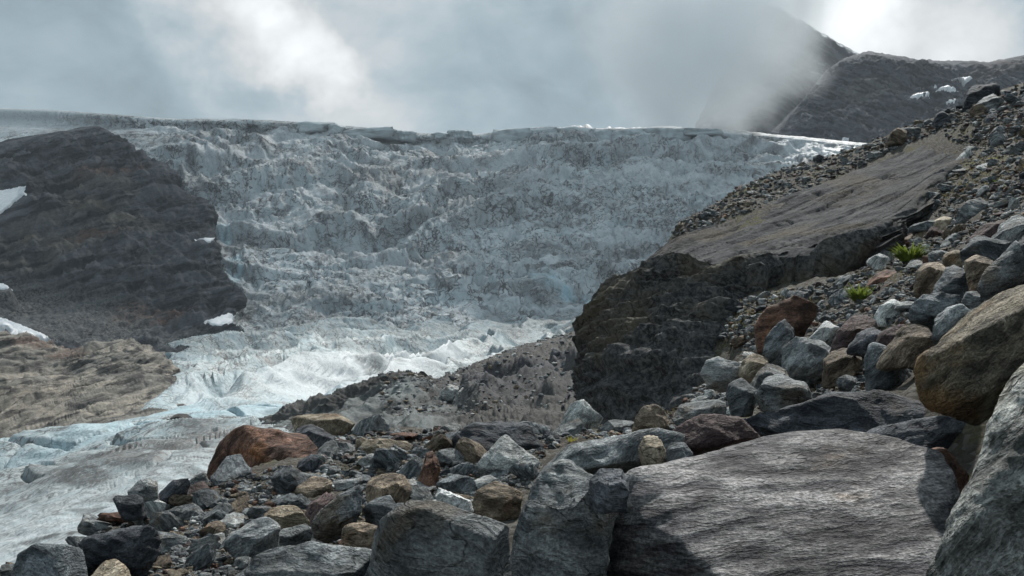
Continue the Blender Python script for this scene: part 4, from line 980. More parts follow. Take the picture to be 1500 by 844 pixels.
B('brown_pair', 'brown angular rock', 'brown angular rock below the right end of the big red boulder', 'brown', 13.2,
  [(428, 742), (434, 716), (448, 703), (470, 702), (484, 710), (478, 735), (455, 746)], sub=5, amp=.03)
B('purple_boulder', 'purple-grey boulder', 'purple-grey boulder between the brown angular rock and the wedge', 'purple', 11.4,
  [(446, 756), (452, 735), (470, 726), (488, 727), (494, 738), (478, 752), (460, 762)], sub=5)
B('mottled_stone', 'mottled long stone', 'mottled pinkish-grey stone under the pale lens stone', 'grey', 9.6,
  [(388, 800), (410, 778), (438, 772), (455, 780), (450, 800), (420, 806)], sub=5)
B('brink_boulder', 'rounded brink boulder', 'rounded pale boulder leftmost on the moraine brink', 'grey', 13.4,
  [(184, 722), (190, 710), (206, 706), (226, 714), (228, 732), (212, 742), (190, 736)], sub=5)
B('black_ledge', 'black ledge stone', 'black flat stone jutting out under the rounded brink boulder', 'dark', 13.0,
  [(162, 730), (178, 727), (205, 738), (206, 752), (188, 754), (170, 744)], sub=5)
B('brink_wedge', 'dark brink wedge', 'dark wedge with a lit top beside the rounded brink boulder', 'dark', 13.8,
  [(224, 742), (236, 718), (252, 702), (278, 698), (282, 710), (266, 734), (244, 748)], [(258, 712, -.2), (240, 735, -.3)], sub=5)
B('dark_layered', 'dark layered stone', 'dark layered stone between the brink wedge and the red boulder', 'purple', 14.6,
  [(258, 735), (266, 716), (292, 712), (310, 722), (300, 738), (275, 744)], sub=5, bed_amp=.04)
B('plum_stone', 'plum-brown long stone', 'long plum-brown stone lying at the foot of the red boulder', 'red', 14.2,
  [(286, 738), (300, 724), (335, 710), (352, 712), (345, 726), (310, 742)], sub=5)
B('corner_stone', 'pale bottom stone', 'pale stone cut by the bottom edge beside the layered block', 'tan', 7.8,
  [(128, 846), (140, 834), (162, 830), (178, 842), (182, 870), (125, 870)], sub=5)
B('brown_shelf', 'dark brown shelf rock', 'dark brown shelf rock in shadow left of the gneiss boulder', 'brown', 8.0,
  [(498, 790), (502, 775), (540, 770), (560, 776), (556, 800), (510, 802)], sub=5)
# right of the middle
B('low_gneiss', 'long low gneiss boulder', 'long low grey boulder behind the huge slab and cleft boulder', 'grey', 9.2,
  [(785, 690), (800, 668), (830, 651), (880, 641), (965, 632), (1000, 640), (990, 668), (900, 690), (820, 694)], [(850, 660, -.18), (930, 650, -.1), (880, 682, -.3)], sub=5, amp=.014, bed_amp=.015)
B('red_log', 'long red-brown boulder', 'long red-brown boulder lying across the back of the huge slab', 'purple', 9.6,
  [(966, 640), (985, 626), (1030, 614), (1085, 613), (1112, 622), (1116, 640), (1090, 655), (1030, 668), (975, 664)], [(1040, 632, -.24), (1080, 645, -.3), (1000, 655, -.3)], sub=5, amp=.022, bed=(.1, .1, 1), bed_amp=.02)
B('pale_cube', 'pale cube', 'pale cube-shaped stone standing on the slab edge', 'tan', 8.3,
  [(938, 652), (945, 645), (970, 640), (977, 662), (972, 676), (945, 679), (940, 668)], sub=5, amp=.02)
B('dark_cobble', 'dark cobble', 'dark cobble beside the pale cube-shaped stone', 'slate', 8.6,
  [(975, 656), (985, 649), (1005, 654), (1015, 666), (1008, 673), (980, 674)], sub=5)
B('long_dark', 'broad dark boulder', 'broad dark boulder with a bright upper rim behind the huge slab', 'dark', 10.4,
  [(1082, 612), (1120, 596), (1165, 582), (1215, 570), (1290, 574), (1375, 597), (1430, 622), (1430, 670), (1300, 690), (1150, 680), (1095, 650)], [(1130, 606, -.12), (1225, 588, -.16), (1340, 606, -.12), (1220, 650, -.34), (1330, 660, -.34)], sub=5, amp=.014, p=240)
B('dark_rib', 'low dark rib', 'low dark rib of rock along the back edge of the huge slab', 'dark', 9.6,
  [(1240, 648), (1270, 632), (1320, 624), (1385, 615), (1420, 620), (1425, 680), (1260, 680)], [(1300, 640, -.12), (1380, 634, -.14), (1340, 670, -.3)], sub=5, amp=.016)
B('red_block', 'small red block', 'small reddish block wedged between the slab and the right boulders', 'red', 8.3,
  [(1364, 662), (1408, 658), (1412, 700), (1395, 732), (1376, 726), (1368, 700)], sub=5, amp=.02)
B('ochre_boulder', 'ochre banded boulder', 'large ochre-banded boulder with a grey upper face at right edge', 'ochre', 7.6,
  [(1340, 566, .0), (1352, 538, .05), (1380, 505, .2), (1418, 468, .35), (1500, 412, .55), (1560, 395, .6), (1580, 500, .1), (1520, 560, -.1), (1470, 592, -.1), (1428, 614, -.05), (1390, 606, 0), (1350, 588, 0)],
  [(1378, 538, -.12), (1425, 500, -.10), (1510, 447, .0), (1440, 580, -.25), (1530, 530, -.3)], sub=6, amp=.026, bed=(-.55, .2, .8), bed_amp=.022, bed_n=11, thick=.9, drop=.05, p=240)
B('edge_boulder', 'grey-green edge boulder', 'huge grey-green gneiss boulder filling the lower right corner', 'edge', 4.3,
  [(1600, 470, .4), (1500, 541, .22), (1478, 562, .2), (1448, 610, .15), (1420, 672, .08), (1390, 745, .0), (1366, 805, -.06), (1346, 870, -.12), (1330, 960, -.2), (1640, 980, -.2), (1660, 600, .1)],
  [(1500, 626, -.08), (1440, 736, -.16), (1432, 752, -.17), (1398, 870, -.28), (1520, 745, -.26), (1600, 700, -.2), (1560, 900, -.5), (1400, 950, -.34)], sub=6, amp=.020, bed=(-.75, .1, .6), bed_amp=.02, bed_n=11, thick=.7, drop=.0, p=260, back=.8, nchip=0)
B('slope_boulder', 'tawny boulder', 'tawny boulder standing behind the long low gneiss boulder', 'brown', 13.6,
  [(924, 632), (930, 612), (944, 593), (958, 590), (978, 604), (984, 622), (965, 636), (940, 638)], [(950, 606, -.2), (965, 625, -.36), (938, 625, -.3)], sub=5)
B('mossy_boulder', 'speckled low boulder', 'speckled grey boulder right of the tawny boulder', 'grey', 13.4,
  [(984, 616), (992, 600), (1018, 592), (1050, 588), (1066, 598), (1062, 616), (1030, 626), (995, 626)], sub=5)
B('wedge_rock', 'pointed grey wedge', 'pointed pale-grey wedge leaning below the dark outcrop', 'pale', 27.0,
  [(812, 640), (822, 615), (838, 588), (848, 581), (856, 586), (886, 612), (872, 630), (840, 642)], [(852, 598, -.2), (845, 625, -.35)], sub=5, bed=(.7, 0, .7), bed_amp=.03)
B('white_boulder', 'bright whitish boulder', 'bright whitish boulder at the foot of the outcrop', 'white', 19.6,
  [(1027, 546), (1035, 530), (1052, 522), (1078, 530), (1091, 540), (1086, 556), (1058, 566), (1036, 560)], [(1060, 540, -.3), (1048, 558, -.3), (1080, 552, -.3)], sub=5, amp=.022)
B('tan_boulder', 'rounded tan boulder', 'rounded tan boulder right of the bright whitish boulder', 'tan', 19.0,
  [(1087, 545), (1092, 530), (1110, 521), (1128, 527), (1130, 542), (1108, 556), (1092, 556)], sub=5)
B('oval_boulder', 'grey oval boulder', 'grey oval boulder below the rounded tan boulder', 'slate', 14.8,
  [(1066, 582), (1072, 564), (1092, 559), (1112, 572), (1112, 590), (1095, 602), (1072, 600)], sub=5)
B('grey_flagstone', 'smooth grey flagstone', 'smooth grey flagstone between the tan and the lens-shaped boulders', 'grey', 16.8,
  [(1104, 566), (1116, 546), (1136, 534), (1152, 540), (1160, 556), (1130, 570)], sub=5)
B('lens_boulder', 'lens-shaped green boulder', 'lens-shaped grey-green boulder with a bright top just above the dark boulder', 'grey', 14.4,
  [(1110, 575), (1120, 561), (1155, 554), (1182, 563), (1186, 576), (1165, 592), (1125, 596)], sub=5)
B('red_slab', 'big pink-red slab', 'big pink-red slab tilted on the slope below the outcrop blocks', 'red', 26.0,
  [(1104, 510), (1106, 478), (1126, 452), (1165, 430), (1188, 427), (1203, 440), (1200, 462), (1180, 485), (1140, 518), (1112, 525)], [(1150, 455, -.15), (1165, 480, -.3), (1125, 500, -.2)], sub=5, amp=.018)
B('dark_wedge', 'dark pointed wedge', 'dark pointed wedge in front of the big pink-red slab', 'slate', 19.5,
  [(1114, 520), (1122, 494), (1138, 476), (1150, 466), (1168, 486), (1160, 510), (1150, 536), (1126, 530)], [(1152, 480, -.2), (1140, 510, -.3)], sub=5)
B('split_boulder', 'big split grey boulder', 'big grey boulder with a split face among the slope boulders', 'grey', 17.6,
  [(1143, 535), (1146, 510), (1166, 491), (1200, 489), (1222, 498), (1228, 516), (1210, 545), (1180, 560), (1152, 556)], [(1182, 506, -.2), (1190, 540, -.36), (1160, 535, -.3)], sub=5, amp=.03)
B('layered_upright', 'brown layered upright', 'brown layered rocks leaning right of the split boulder', 'brown', 15.8,
  [(1208, 548), (1216, 530), (1238, 514), (1262, 508), (1270, 522), (1260, 540), (1238, 556), (1214, 556)], sub=5, bed=(.6, 0, .8), bed_amp=.06, bed_n=3)
B('upright_boulder', 'upright blue-grey boulder', 'tall upright blue-grey boulder directly above the broad dark boulder', 'slate', 12.4,
  [(1266, 575), (1270, 535), (1280, 506), (1296, 503), (1318, 518), (1336, 552), (1338, 580), (1310, 588), (1272, 584)], [(1296, 520, -.2), (1308, 560, -.36), (1280, 565, -.3)], sub=5, amp=.02)
B('plum_boulder', 'plum boulder', 'plum-coloured angular boulder above the brown layered rocks', 'purple', 17.0,
  [(1234, 500), (1240, 484), (1262, 466), (1284, 462), (1288, 480), (1270, 498), (1244, 508)], sub=5)
B('dark_flagstone', 'small black boulder', 'small black boulder right of the plum boulder', 'dark', 15.4,
  [(1255, 506), (1268, 490), (1292, 480), (1300, 490), (1290, 504), (1266, 512)], sub=5)
B('maroon_boulder', 'shadowed maroon boulder', 'shadowed maroon boulder beside the orange-brown boulder', 'purple', 13.8,
  [(1288, 505), (1296, 488), (1320, 474), (1334, 478), (1330, 505), (1310, 518)], sub=5)
B('orange_boulder', 'orange-brown boulder', 'orange-brown boulder left of the ochre banded boulder', 'brown', 11.8,
  [(1314, 505), (1322, 488), (1340, 475), (1362, 480), (1372, 496), (1374, 520), (1350, 528), (1324, 516)], sub=5)
B('capped_boulder', 'grey bread-shaped boulder', 'grey bread-shaped boulder with a pale top on the pile', 'slate', 12.2,
  [(1330, 470), (1336, 446), (1352, 430), (1380, 426), (1406, 432), (1408, 448), (1390, 462), (1368, 476), (1338, 476)], [(1362, 444, -.2), (1352, 468, -.34), (1390, 456, -.3)], sub=5, amp=.025)
B('blue_block', 'blue-white block', 'blue-white block resting against the ochre banded boulder', 'grey', 10.2,
  [(1365, 498), (1368, 466), (1386, 450), (1410, 447), (1426, 458), (1420, 476), (1400, 494), (1380, 512)], [(1390, 466, -.22), (1380, 492, -.3)], sub=5, amp=.025)
B('green_block', 'dark blue-green boulder', 'dark blue-green boulder above the bread-shaped boulder', 'slate', 13.0,
  [(1374, 426), (1380, 408), (1396, 391), (1418, 390), (1424, 408), (1414, 432), (1390, 436)], sub=5)
B('olive_block', 'olive-brown block', 'olive-brown block left of the dark blue-green boulder', 'brown', 13.8,
  [(1352, 422), (1350, 396), (1362, 385), (1386, 384), (1393, 396), (1382, 416), (1372, 430)], sub=5)
B('tan_cobble', 'round tan stone', 'round tan stone below the dark flat capstone', 'tan', 14.2,
  [(1385, 380), (1390, 367), (1405, 365), (1414, 376), (1408, 390), (1392, 391)], sub=4)
B('cap_boulder', 'dark flat capstone', 'dark flat capstone on top of the boulder pile', 'slate', 12.8,
  [(1420, 365), (1430, 352), (1456, 345), (1474, 350), (1480, 364), (1462, 376), (1432, 376)], sub=5, amp=.025)
B('stack_boulder', 'brown stack stone', 'brown rounded stone stacked under the flat capstone', 'brown', 12.2,
  [(1416, 400), (1424, 380), (1444, 372), (1458, 380), (1448, 408), (1436, 428), (1420, 420)], sub=5)
B('stack_stone', 'stubby stack stone', 'stubby grey stone at the bottom of the leaning pile', 'grey', 11.4,
  [(1414, 440), (1420, 428), (1440, 426), (1450, 438), (1438, 456), (1420, 454)], sub=4)
B('leaning_boulder', 'big leaning grey boulder', 'big light-grey boulder leaning on top of the ochre banded boulder', 'grey', 11.2,
  [(1432, 420), (1444, 396), (1474, 364), (1490, 354), (1502, 372), (1506, 396), (1490, 416), (1462, 436), (1444, 436)], [(1482, 374, -.2), (1474, 410, -.34), (1450, 420, -.3)], sub=5, amp=.018)
B('side_boulder', 'half-hidden side boulder', 'dark boulder half cut by the right edge beside the leaning boulder', 'dark', 12.0,
  [(1494, 362), (1500, 350), (1530, 338), (1550, 360), (1540, 400), (1508, 396)], sub=5)
B('plum_ledge', 'plum ledge stone', 'long plum-coloured stone above the flat capstone at right', 'purple', 17.0,
  [(1436, 344), (1452, 330), (1484, 320), (1500, 326), (1480, 342), (1450, 350)], sub=5)
B('green_ledge', 'green-grey ledge stone', 'green-grey stone at the right edge above the plum ledge stone', 'grey', 16.5,
  [(1462, 346), (1476, 330), (1500, 318), (1520, 322), (1516, 342), (1484, 352)], sub=5)
B('pale_stone', 'pink-white stone', 'pink-white stone on the slope above the plum boulder', 'pale', 20.5,
  [(1288, 465), (1294, 446), (1312, 439), (1326, 446), (1324, 460), (1306, 472)], sub=5)
B('white_slope_stone', 'white-topped triangular stone', 'white-topped triangular stone beside the split grey boulder', 'white', 21.0,
  [(1190, 494), (1204, 478), (1218, 470), (1232, 480), (1224, 492), (1206, 500)], sub=5)
B('lichen_stone', 'whitish lichen stone', 'whitish lichen-covered stone left of the large green fern', 'pale', 30.0,
  [(1272, 386), (1278, 374), (1294, 371), (1304, 380), (1296, 390), (1278, 392)], sub=5)
B('rust_flat', 'flat rust-coloured stone', 'flat rust-coloured stone below the large green fern', 'red', 27.5,
  [(1277, 418), (1290, 402), (1316, 391), (1326, 394), (1310, 408), (1285, 420)], sub=5)
B('slope_block', 'grey slope block', 'largest grey boulder high on the scree slope', 'grey', 35.0,
  [(1396, 328), (1402, 310), (1416, 296), (1438, 290), (1450, 300), (1436, 318), (1412, 332)], [(1420, 306, -.2), (1430, 316, -.3)], sub=5, amp=.025)
B('slope_flag', 'pale slope flagstone', 'pale flagstone in the ground left of the grey slope block', 'tan', 37.0,
  [(1350, 345), (1362, 328), (1392, 312), (1400, 318), (1392, 336), (1366, 346)], sub=5)
B('dark_flake', 'dark flake', 'dark flat flake lying on the slope above the large fern', 'slate', 37.0,
  [(1340, 331), (1352, 323), (1376, 319), (1372, 328), (1350, 336)], sub=4)
B('skyline_boulder', 'dark skyline boulder', 'big dark boulder standing on the scree skyline at upper right', 'dark', 66.0,
  [(1417, 150), (1424, 132), (1440, 122), (1464, 121), (1468, 136), (1456, 150), (1430, 156)], sub=5, amp=.04)
B('skyline_grey', 'grey skyline boulder', 'grey boulder lying just below the dark skyline boulder', 'grey', 63.0,
  [(1430, 160), (1440, 146), (1466, 135), (1476, 146), (1466, 162), (1440, 166)], sub=5, amp=.03)
B('skyline_pair', 'brown skyline boulder', 'brown-black boulder on the skyline above the top of the outcrop', 'brown', 66.0,
  [(1304, 205), (1308, 192), (1320, 186), (1334, 190), (1330, 204), (1314, 209)], sub=5, amp=.04)
B('skyline_pale', 'pale skyline boulder', 'pale boulder beside the brown-black one on the skyline', 'grey', 66.5,
  [(1318, 195), (1326, 186), (1342, 185), (1347, 192), (1334, 200)], sub=5)
B('ridge_boulder', 'round skyline boulder', 'round dark boulder midway along the skyline between the outcrop and ridge', 'dark', 66.0,
  [(1370, 180), (1374, 166), (1386, 161), (1396, 168), (1394, 180), (1380, 184)], sub=5, amp=.03)
B('knob_boulder', 'brown knob', 'small brown knob at the lower end of the debris band', 'brown', 60.0,
  [(990, 336), (994, 328), (1005, 323), (1013, 328), (1010, 336), (998, 340)], sub=4)
# rock ribs and blocks on the moraine below the outcrop
for nm, sh, lb, mt, dd, ol in (
  ('dark_block', 'dark moraine block', 'dark block on the moraine above the purple rock rib', 'dark', 240, [(768, 555), (784, 537), (804, 530), (804, 545), (784, 558)]),
  ('dark_block', 'upper dark block', 'upper dark block on the moraine close to the outcrop edge', 'dark', 300, [(805, 530), (810, 513), (822, 508), (824, 524), (812, 534)]),
  ('pale_flag', 'pale moraine flag', 'pale grey flag on the moraine right of the fluted mound', 'pale', 250, [(648, 574), (660, 562), (673, 570), (662, 582)]),
  ('pale_flag', 'tilted moraine flag', 'tilted pale flag on the moraine beside the other pale one', 'pale', 245, [(664, 588), (676, 567), (687, 568), (678, 590)])):
    B(nm, sh, lb, mt, dd, ol, amp=.04, group='rocks standing out of the moraine')
# blocks broken along the lower lip of the outcrop
def lip(outline, d, ridge=None, sub=5):
    mx = sum(q[0] for q in outline)/len(outline); my = sum(q[1] for q in outline)/len(outline)
    outline = [(mx+(q[0]-mx)*1.22, my+(q[1]-my)*1.12-2) for q in outline]
    n0 = len(HEROES); short = 'lip block %d' % n0
    o = hero('block', short, None, 'outcrop', d, outline, ridge, amp=.010, p=240, thick=.9, fine=2)
    del HEROES[short]
    for k in ('label', 'category', 'group'):
        if k in o: del o[k]
    o.parent = outcrop; o.location = o.location-outcrop.location
    a = np.zeros(len(o.data.vertices)); co = np.empty(len(a)*3, np.float32); o.data.vertices.foreach_get('co', co)
    nn = np.empty(len(a)*3, np.float32); o.data.vertices.foreach_get('normal', nn); attr(o.data, 'top', np.clip((nn[2::3]-.55)*4, 0, 1))
lip([(1046, 428), (1049, 402), (1070, 398), (1092, 392), (1093, 420), (1080, 432)], 39.0)
lip([(1090, 428), (1092, 394), (1112, 384), (1130, 381), (1128, 405), (1118, 430)], 38.6)
lip([(1128, 404), (1130, 380), (1150, 370), (1168, 366), (1167, 398), (1148, 408)], 39.4)
lip([(1168, 405), (1169, 366), (1180, 362), (1193, 366), (1192, 402), (1180, 408)], 39.2)
lip([(1192, 400), (1196, 372), (1215, 354), (1255, 343), (1296, 336), (1282, 352), (1262, 372), (1235, 402), (1205, 408)], 39.0, [(1200, 368, -.08), (1230, 376, -.12), (1262, 368, -.05)], 5)
# ------------------------------------------------------------------ loose stones
def random_rock(rs, sub, flat):
    n = 5+rs.randint(5); N = rs.randn(n, 3); N /= np.linalg.norm(N, axis=1, keepdims=True); D = .52+.42*rs.rand(n)
    N = np.vstack([N, np.eye(3), -np.eye(3)]); D = np.concatenate([D, np.full(6, .95)])
    U, Fc = ICO[sub]
    V = U*radial(U, N, D, 250.)[:, None]
    sc = np.array([1.0, .65+.3*rs.rand(), flat*(.8+.4*rs.rand())]); V = V*sc
    V = roughen(V, Fc, 2.0, .022 if sub > 2 else .016, rs.rand()*90, (.2*rs.rand(), .2, 1), .012)
    return V/np.abs(V).max(), Fc
rs = np.random.RandomState(5)
FL = {'flat': (.34, 'flat'), 'slabby': (.50, 'slabby'), 'blocky': (.74, 'blocky'), 'chunky': (.62, 'angular')}
ROCK3 = {k: [make_mesh('stone', *random_rock(rs, 3, v[0]), smooth=False) for _ in range(5)] for k, v in FL.items()}
ROCK2 = [random_rock(rs, 2, f) for f in (.35, .45, .55, .6, .65, .7, .8, .5, .4, .6)]; ROCK1 = [random_rock(rs, 1, f) for f in (.35, .45, .55, .6, .65, .7, .8, .5, .4, .6)]
for L in ROCK3.values():
    for me in L: me.materials.append(M['grey'])

def in_poly(x, y, poly):
    c = False; n = len(poly)
    for i in range(n):
        (x1, y1), (x2, y2) = poly[i], poly[(i+1) % n]
        if (y1 > y) != (y2 > y) and x < (x2-x1)*(y-y1)/(y2-y1)+x1: c = not c
    return c
ZONES = {  # areas of rubble as they lie on the ground, in survey coordinates
 'left moraine': [(-20, 850), (60, 800), (150, 755), (190, 745), (300, 700), (420, 655), (500, 632), (600, 632), (680, 625), (800, 622), (880, 605), (930, 640), (800, 660), (770, 740), (700, 770), (560, 760), (540, 800), (420, 800), (330, 850)],
 'foot of the outcrop': [(850, 605), (900, 605), (960, 585), (1020, 570), (1060, 545), (1110, 520), (1150, 560), (1110, 605), (1060, 610), (1000, 640), (930, 640), (850, 650)],
 'scree slope': [(1050, 450), (1150, 425), (1200, 415), (1240, 405), (1290, 375), (1300, 345), (1330, 325), (1390, 265), (1420, 215), (1430, 195), (1420, 160), (1500, 120), (1520, 120), (1520, 320), (1430, 345), (1380, 380), (1350, 440), (1290, 500), (1200, 505), (1110, 520), (1050, 500)],
 'red boulder foot': [(300, 725), (370, 695), (430, 680), (490, 665), (500, 700), (440, 720), (360, 735)],
 'slab head': [(1385, 200), (1405, 165), (1450, 150), (1460, 190), (1440, 215), (1415, 215)],
 'skyline debris band': [(975, 350), (990, 318), (1100, 268), (1200, 220), (1320, 180), (1430, 134), (1430, 175), (1400, 187), (1340, 206), (1250, 250), (1150, 290), (1060, 325), (1000, 350)],
 'boulder pile': [(1110, 600), (1150, 560), (1240, 500), (1350, 440), (1380, 390), (1500, 340), (1500, 400), (1420, 460), (1340, 540), (1260, 590)],
}
def centre_tests(q):
    for s, (o, cx, cy_, d, w, h) in HEROES.items():
        if abs(q[0]-cx) < w*.33 and abs(q[1]-cy_) < h*.33: return True
    return False
COLS = {'slate': ('slate-grey', .22), 'grey': ('grey', .27), 'pale': ('pale grey', .17), 'brown': ('brown', .13), 'red': ('rusty', .06), 'dark': ('dark', .06), 'tan': ('tan', .05), 'purple': ('plum', .03), 'white': ('whitish', .02)}
CK = list(COLS); CP = np.array([COLS[k][1] for k in CK]); CP /= CP.sum()
def sample_zone(zone, n, smin, smax, power, rs):
    poly = ZONES[zone]; xs = [q[0] for q in poly]; ys = [q[1] for q in poly]; out = []
    tries = 0
    while len(out) < n and tries < n*30:
        tries += 1
        x = rs.uniform(min(xs), max(xs)); y = rs.uniform(min(ys), max(ys))
        if not in_poly(x, y, poly) or (zone not in ('red boulder foot', 'slab head') and centre_tests((x, y))): continue
        s = smin*(smax/smin)**(rs.rand()**power)            # apparent width in photo pixels
        g = ground_hit(x, y)
        if g is None or g[1] > 90: continue
        out.append((x, y, s, g))
    return out
SEL = []
for zone, n, a, b, pw in (('left moraine', 420, 17, 62, 1.35), ('foot of the outcrop', 50, 10, 30, 1.5), ('scree slope', 200, 11, 34, 1.8), ('skyline debris band', 60, 8, 22, 1.7), ('boulder pile', 70, 14, 38, 1.4)):
    for q in sample_zone(zone, n, a, b, pw, rs): SEL.append((zone,)+q)
# keep stones from piling into one another
kept = []
for q in sorted(SEL, key=lambda q: -q[3]):
    if all((q[1]-k[1])**2+((q[2]-k[2])*1.7)**2 > (.31*(q[3]+k[3]))**2 for k in kept): kept.append(q)
kept = kept[:300]
used = {}; placed = []
for zone, x, y, s, g in kept:
    k = list(FL)[rs.randint(4)]; me = ROCK3[k][rs.randint(5)]; c = CK[rs.choice(len(CK), p=CP)]
    r = s/F*g[1]/2
    o = bpy.data.objects.new('stone', me); COL.objects.link(o)
    o.material_slots[0].link = 'OBJECT'; o.material_slots[0].material = M[c]
    o.scale = (r*rs.uniform(.95, 1.2),)*3
    o.location = (g[0], g[1]+r*.3, g[2]+r*FL[k][0]*.35)
    o.rotation_euler = (rs.normal(0, .38), rs.normal(0, .38), rs.uniform(0, 6.28))
    placed.append((o, zone, x, y, s, k, c))
# labels: kind of stone, then where it lies among the named boulders
def rel(x, y, h):
    _, cx, cy_, d, w, hh = h
    dx, dy = (x-cx)/(w*.6+8), (y-cy_)/(hh*.6+8)
    if abs(dx) > abs(dy): return 'right of' if dx > 0 else 'left of'
    return 'below' if dy > 0 else 'above'
seen = set()
for o, zone, x, y, s, k, c in placed:
    near = sorted(HEROES.items(), key=lambda kv: ((x-kv[1][1])/(kv[1][4]*.5+20))**2+((y-kv[1][2])/(kv[1][5]*.5+20))**2)[:3]
    n1, n2 = near[0][0], near[1][0]; r1, r2 = rel(x, y, near[0][1]), rel(x, y, near[1][1])
    size = 'large' if s > 22 else 'small' if s < 13 else 'middling'
    best = None
    for tr in range(40):
        col, shp = COLS[c][0], FL[k][1]
        for l in (f'{col} {shp} stone {r1} the {n1}', f'{size} {col} {shp} stone {r1} the {n1}', f'{col} {shp} stone {r1} the {n1}, {r2} the {n2}'):
            if l not in seen and len(l.split()) <= 16: best = l; break
        if best: break
        c = CK[rs.choice(len(CK), p=CP)]; k = list(FL)[rs.randint(4)]                     # another kind of stone instead
        o.data = ROCK3[k][rs.randint(5)]; o.material_slots[0].link = 'OBJECT'; o.material_slots[0].material = M[c]
    seen.add(best); tag(o, best, 'stone', 'loose stones of the moraine and scree')

# everything smaller: one mass of rubble
def rubble(name, label, zones, seed, cat='rubble'):
    rs = np.random.RandomState(seed); VV, FF, MI = [], [], []; base = 0
    for zone, n, a, b, pw in zones:
        for x, y, s, g in sample_zone(zone, n, a, b, pw, rs):
            V, Fc = (ROCK2 if s > 9.5 else ROCK1)[rs.randint(10)]
            r = s/F*g[1]/2
            an = rs.uniform(0, 6.28); ca, sa = math.cos(an), math.sin(an)
            Rz = np.array([[ca, -sa, 0], [sa, ca, 0], [0, 0, 1]]); t = rs.normal(0, .4); Rx = np.array([[1, 0, 0], [0, math.cos(t), -math.sin(t)], [0, math.sin(t), math.cos(t)]])
            VV.append((V*r)@(Rz@Rx).T+g+np.array([0, r*.2, r*.22])); FF.append(Fc+base); base += len(V)
            MI.append(np.full(len(Fc), rs.choice(len(CK), p=CP)))
    me = make_mesh(name, np.vstack(VV), np.vstack(FF), smooth=False, mat_index=np.concatenate(MI))
    o = link(name, me, [M[k] for k in CK]); tag(o, label, cat, kind='stuff')
rubble('rubble', 'small loose stones covering the moraine and scree slope', [('left moraine', 5600, 2.8, 19, 1.9), ('foot of the outcrop', 1300, 2.6, 13, 1.8), ('scree slope', 5600, 2.3, 14, 2.0), ('skyline debris band', 2000, 2.6, 11, 1.8), ('boulder pile', 1200, 3, 17, 1.6), ('red boulder foot', 450, 3, 16, 1.5), ('slab head', 260, 2.6, 10, 1.5)], 21)

def far_rubble():
    rs = np.random.RandomState(8); W = MORAINE.W.reshape(-1, 3); S = MORAINE.S.reshape(-1, 3)
    ok = np.where((S[:, 1] > 480) & (S[:, 1] < 640) & (S[:, 0] > 560) & (S[:, 0] < 880))[0]; VV, FF, MI = [], [], []; base = 0
    for i in rs.choice(ok, 5000):
        s = 2.0*(5.5)**(rs.rand()**2.4); V, Fc = ROCK2[rs.randint(10)] if s > 8 else ROCK1[rs.randint(10)]; r = s/F*W[i, 1]/2
        an = rs.uniform(0, 6.28); Rz = np.array([[math.cos(an), -math.sin(an), 0], [math.sin(an), math.cos(an), 0], [0, 0, 1]])
        VV.append((V*r)@Rz.T+W[i]+np.array([0, 0, r*.2])); FF.append(Fc+base); base += len(V); MI.append(np.full(len(Fc), rs.choice(5)))
    o = link('moraine_debris', make_mesh('moraine_debris', np.vstack(VV), np.vstack(FF), smooth=False, mat_index=np.concatenate(MI)), [M['slate'], M['dark'], M['grey'], M['brown'], M['pale']])
    tag(o, 'scattered debris on the moraine below the icefall', 'debris', kind='stuff')
far_rubble()

# ------------------------------------------------------------------ plants
def leaf_mat(name, a, b):
    m, t = new_mat(name)
    tc = t.add('ShaderNodeTexCoord').outputs['Object']; n = t.noise(tc, 9.0, 4, .6)
    c = t.mix(t.ramp(n, .35, .65), a, b)
    bs = t.add('ShaderNodeBsdfPrincipled', {'Base Color': c, 'Roughness': .6, 'Specular IOR Level': .3})
    tr = t.add('ShaderNodeBsdfTranslucent', {'Color': c})
    mx = t.add('ShaderNodeMixShader', {0: .4, 1: bs.outputs[0], 2: tr.outputs[0]})
    t.add('ShaderNodeOutputMaterial', {'Surface': mx.outputs[0]})
    return m
M['fern'] = leaf_mat('fern_leaf', (.12, .17, .025), (.22, .28, .05))
M['yellow'] = leaf_mat('yellow_leaf', (.32, .31, .03), (.42, .38, .05))
M['dry'] = leaf_mat('dry_grass', (.14, .125, .045), (.27, .225, .10))
def fern(px, py, wpx, label, mat='fern', n=70, seed=0, name='fern_clump', cat='fern', tall=1.05):
    rs = np.random.RandomState(seed); g = ground_hit(px, py+wpx*.25); R = wpx/F*g[1]/2
    V, Fc = [], []
    for i in range(n):
        R_ = R*1.1; a = rs.uniform(0, 6.28); r0 = R_*.5*math.sqrt(rs.rand()); b = np.array([r0*math.cos(a), r0*math.sin(a)*.6, 0])
        dr = np.array([math.cos(a), math.sin(a)*.7, 0]); L = R_*rs.uniform(.6, 1.15); up = tall*rs.uniform(.8, 1.5)
        sd_ = np.array([-dr[1], dr[0], 0]); prev = None
        for k in range(9):
            t = k/8; c = b+dr*L*t*.75+np.array([0, 0, L*(up*t-.55*t*t)])
            if prev is not None:
                w = L*.13*(1-t*.85)
                for sg in (-1, 1):
                    tip = c+sd_*sg*w+np.array([0, 0, -w*.15]); k0 = len(V)
                    V += [prev, c, tip+(c-prev)*.7, tip]; Fc.append([k0, k0+1, k0+2, k0+3])
            prev = c
    o = link(name, make_mesh(name, np.array(V), np.array(Fc)), M[mat], loc=g-np.array([0, 0, .02]))
    tag(o, label, cat, 'small plants among the stones')
fern(1333, 371, 46, 'largest bright green fern clump on the scree slope', n=240, seed=1)
fern(1262, 430, 42, 'bright green fern clump above the pink-red slab, lower of the two', n=210, seed=2)
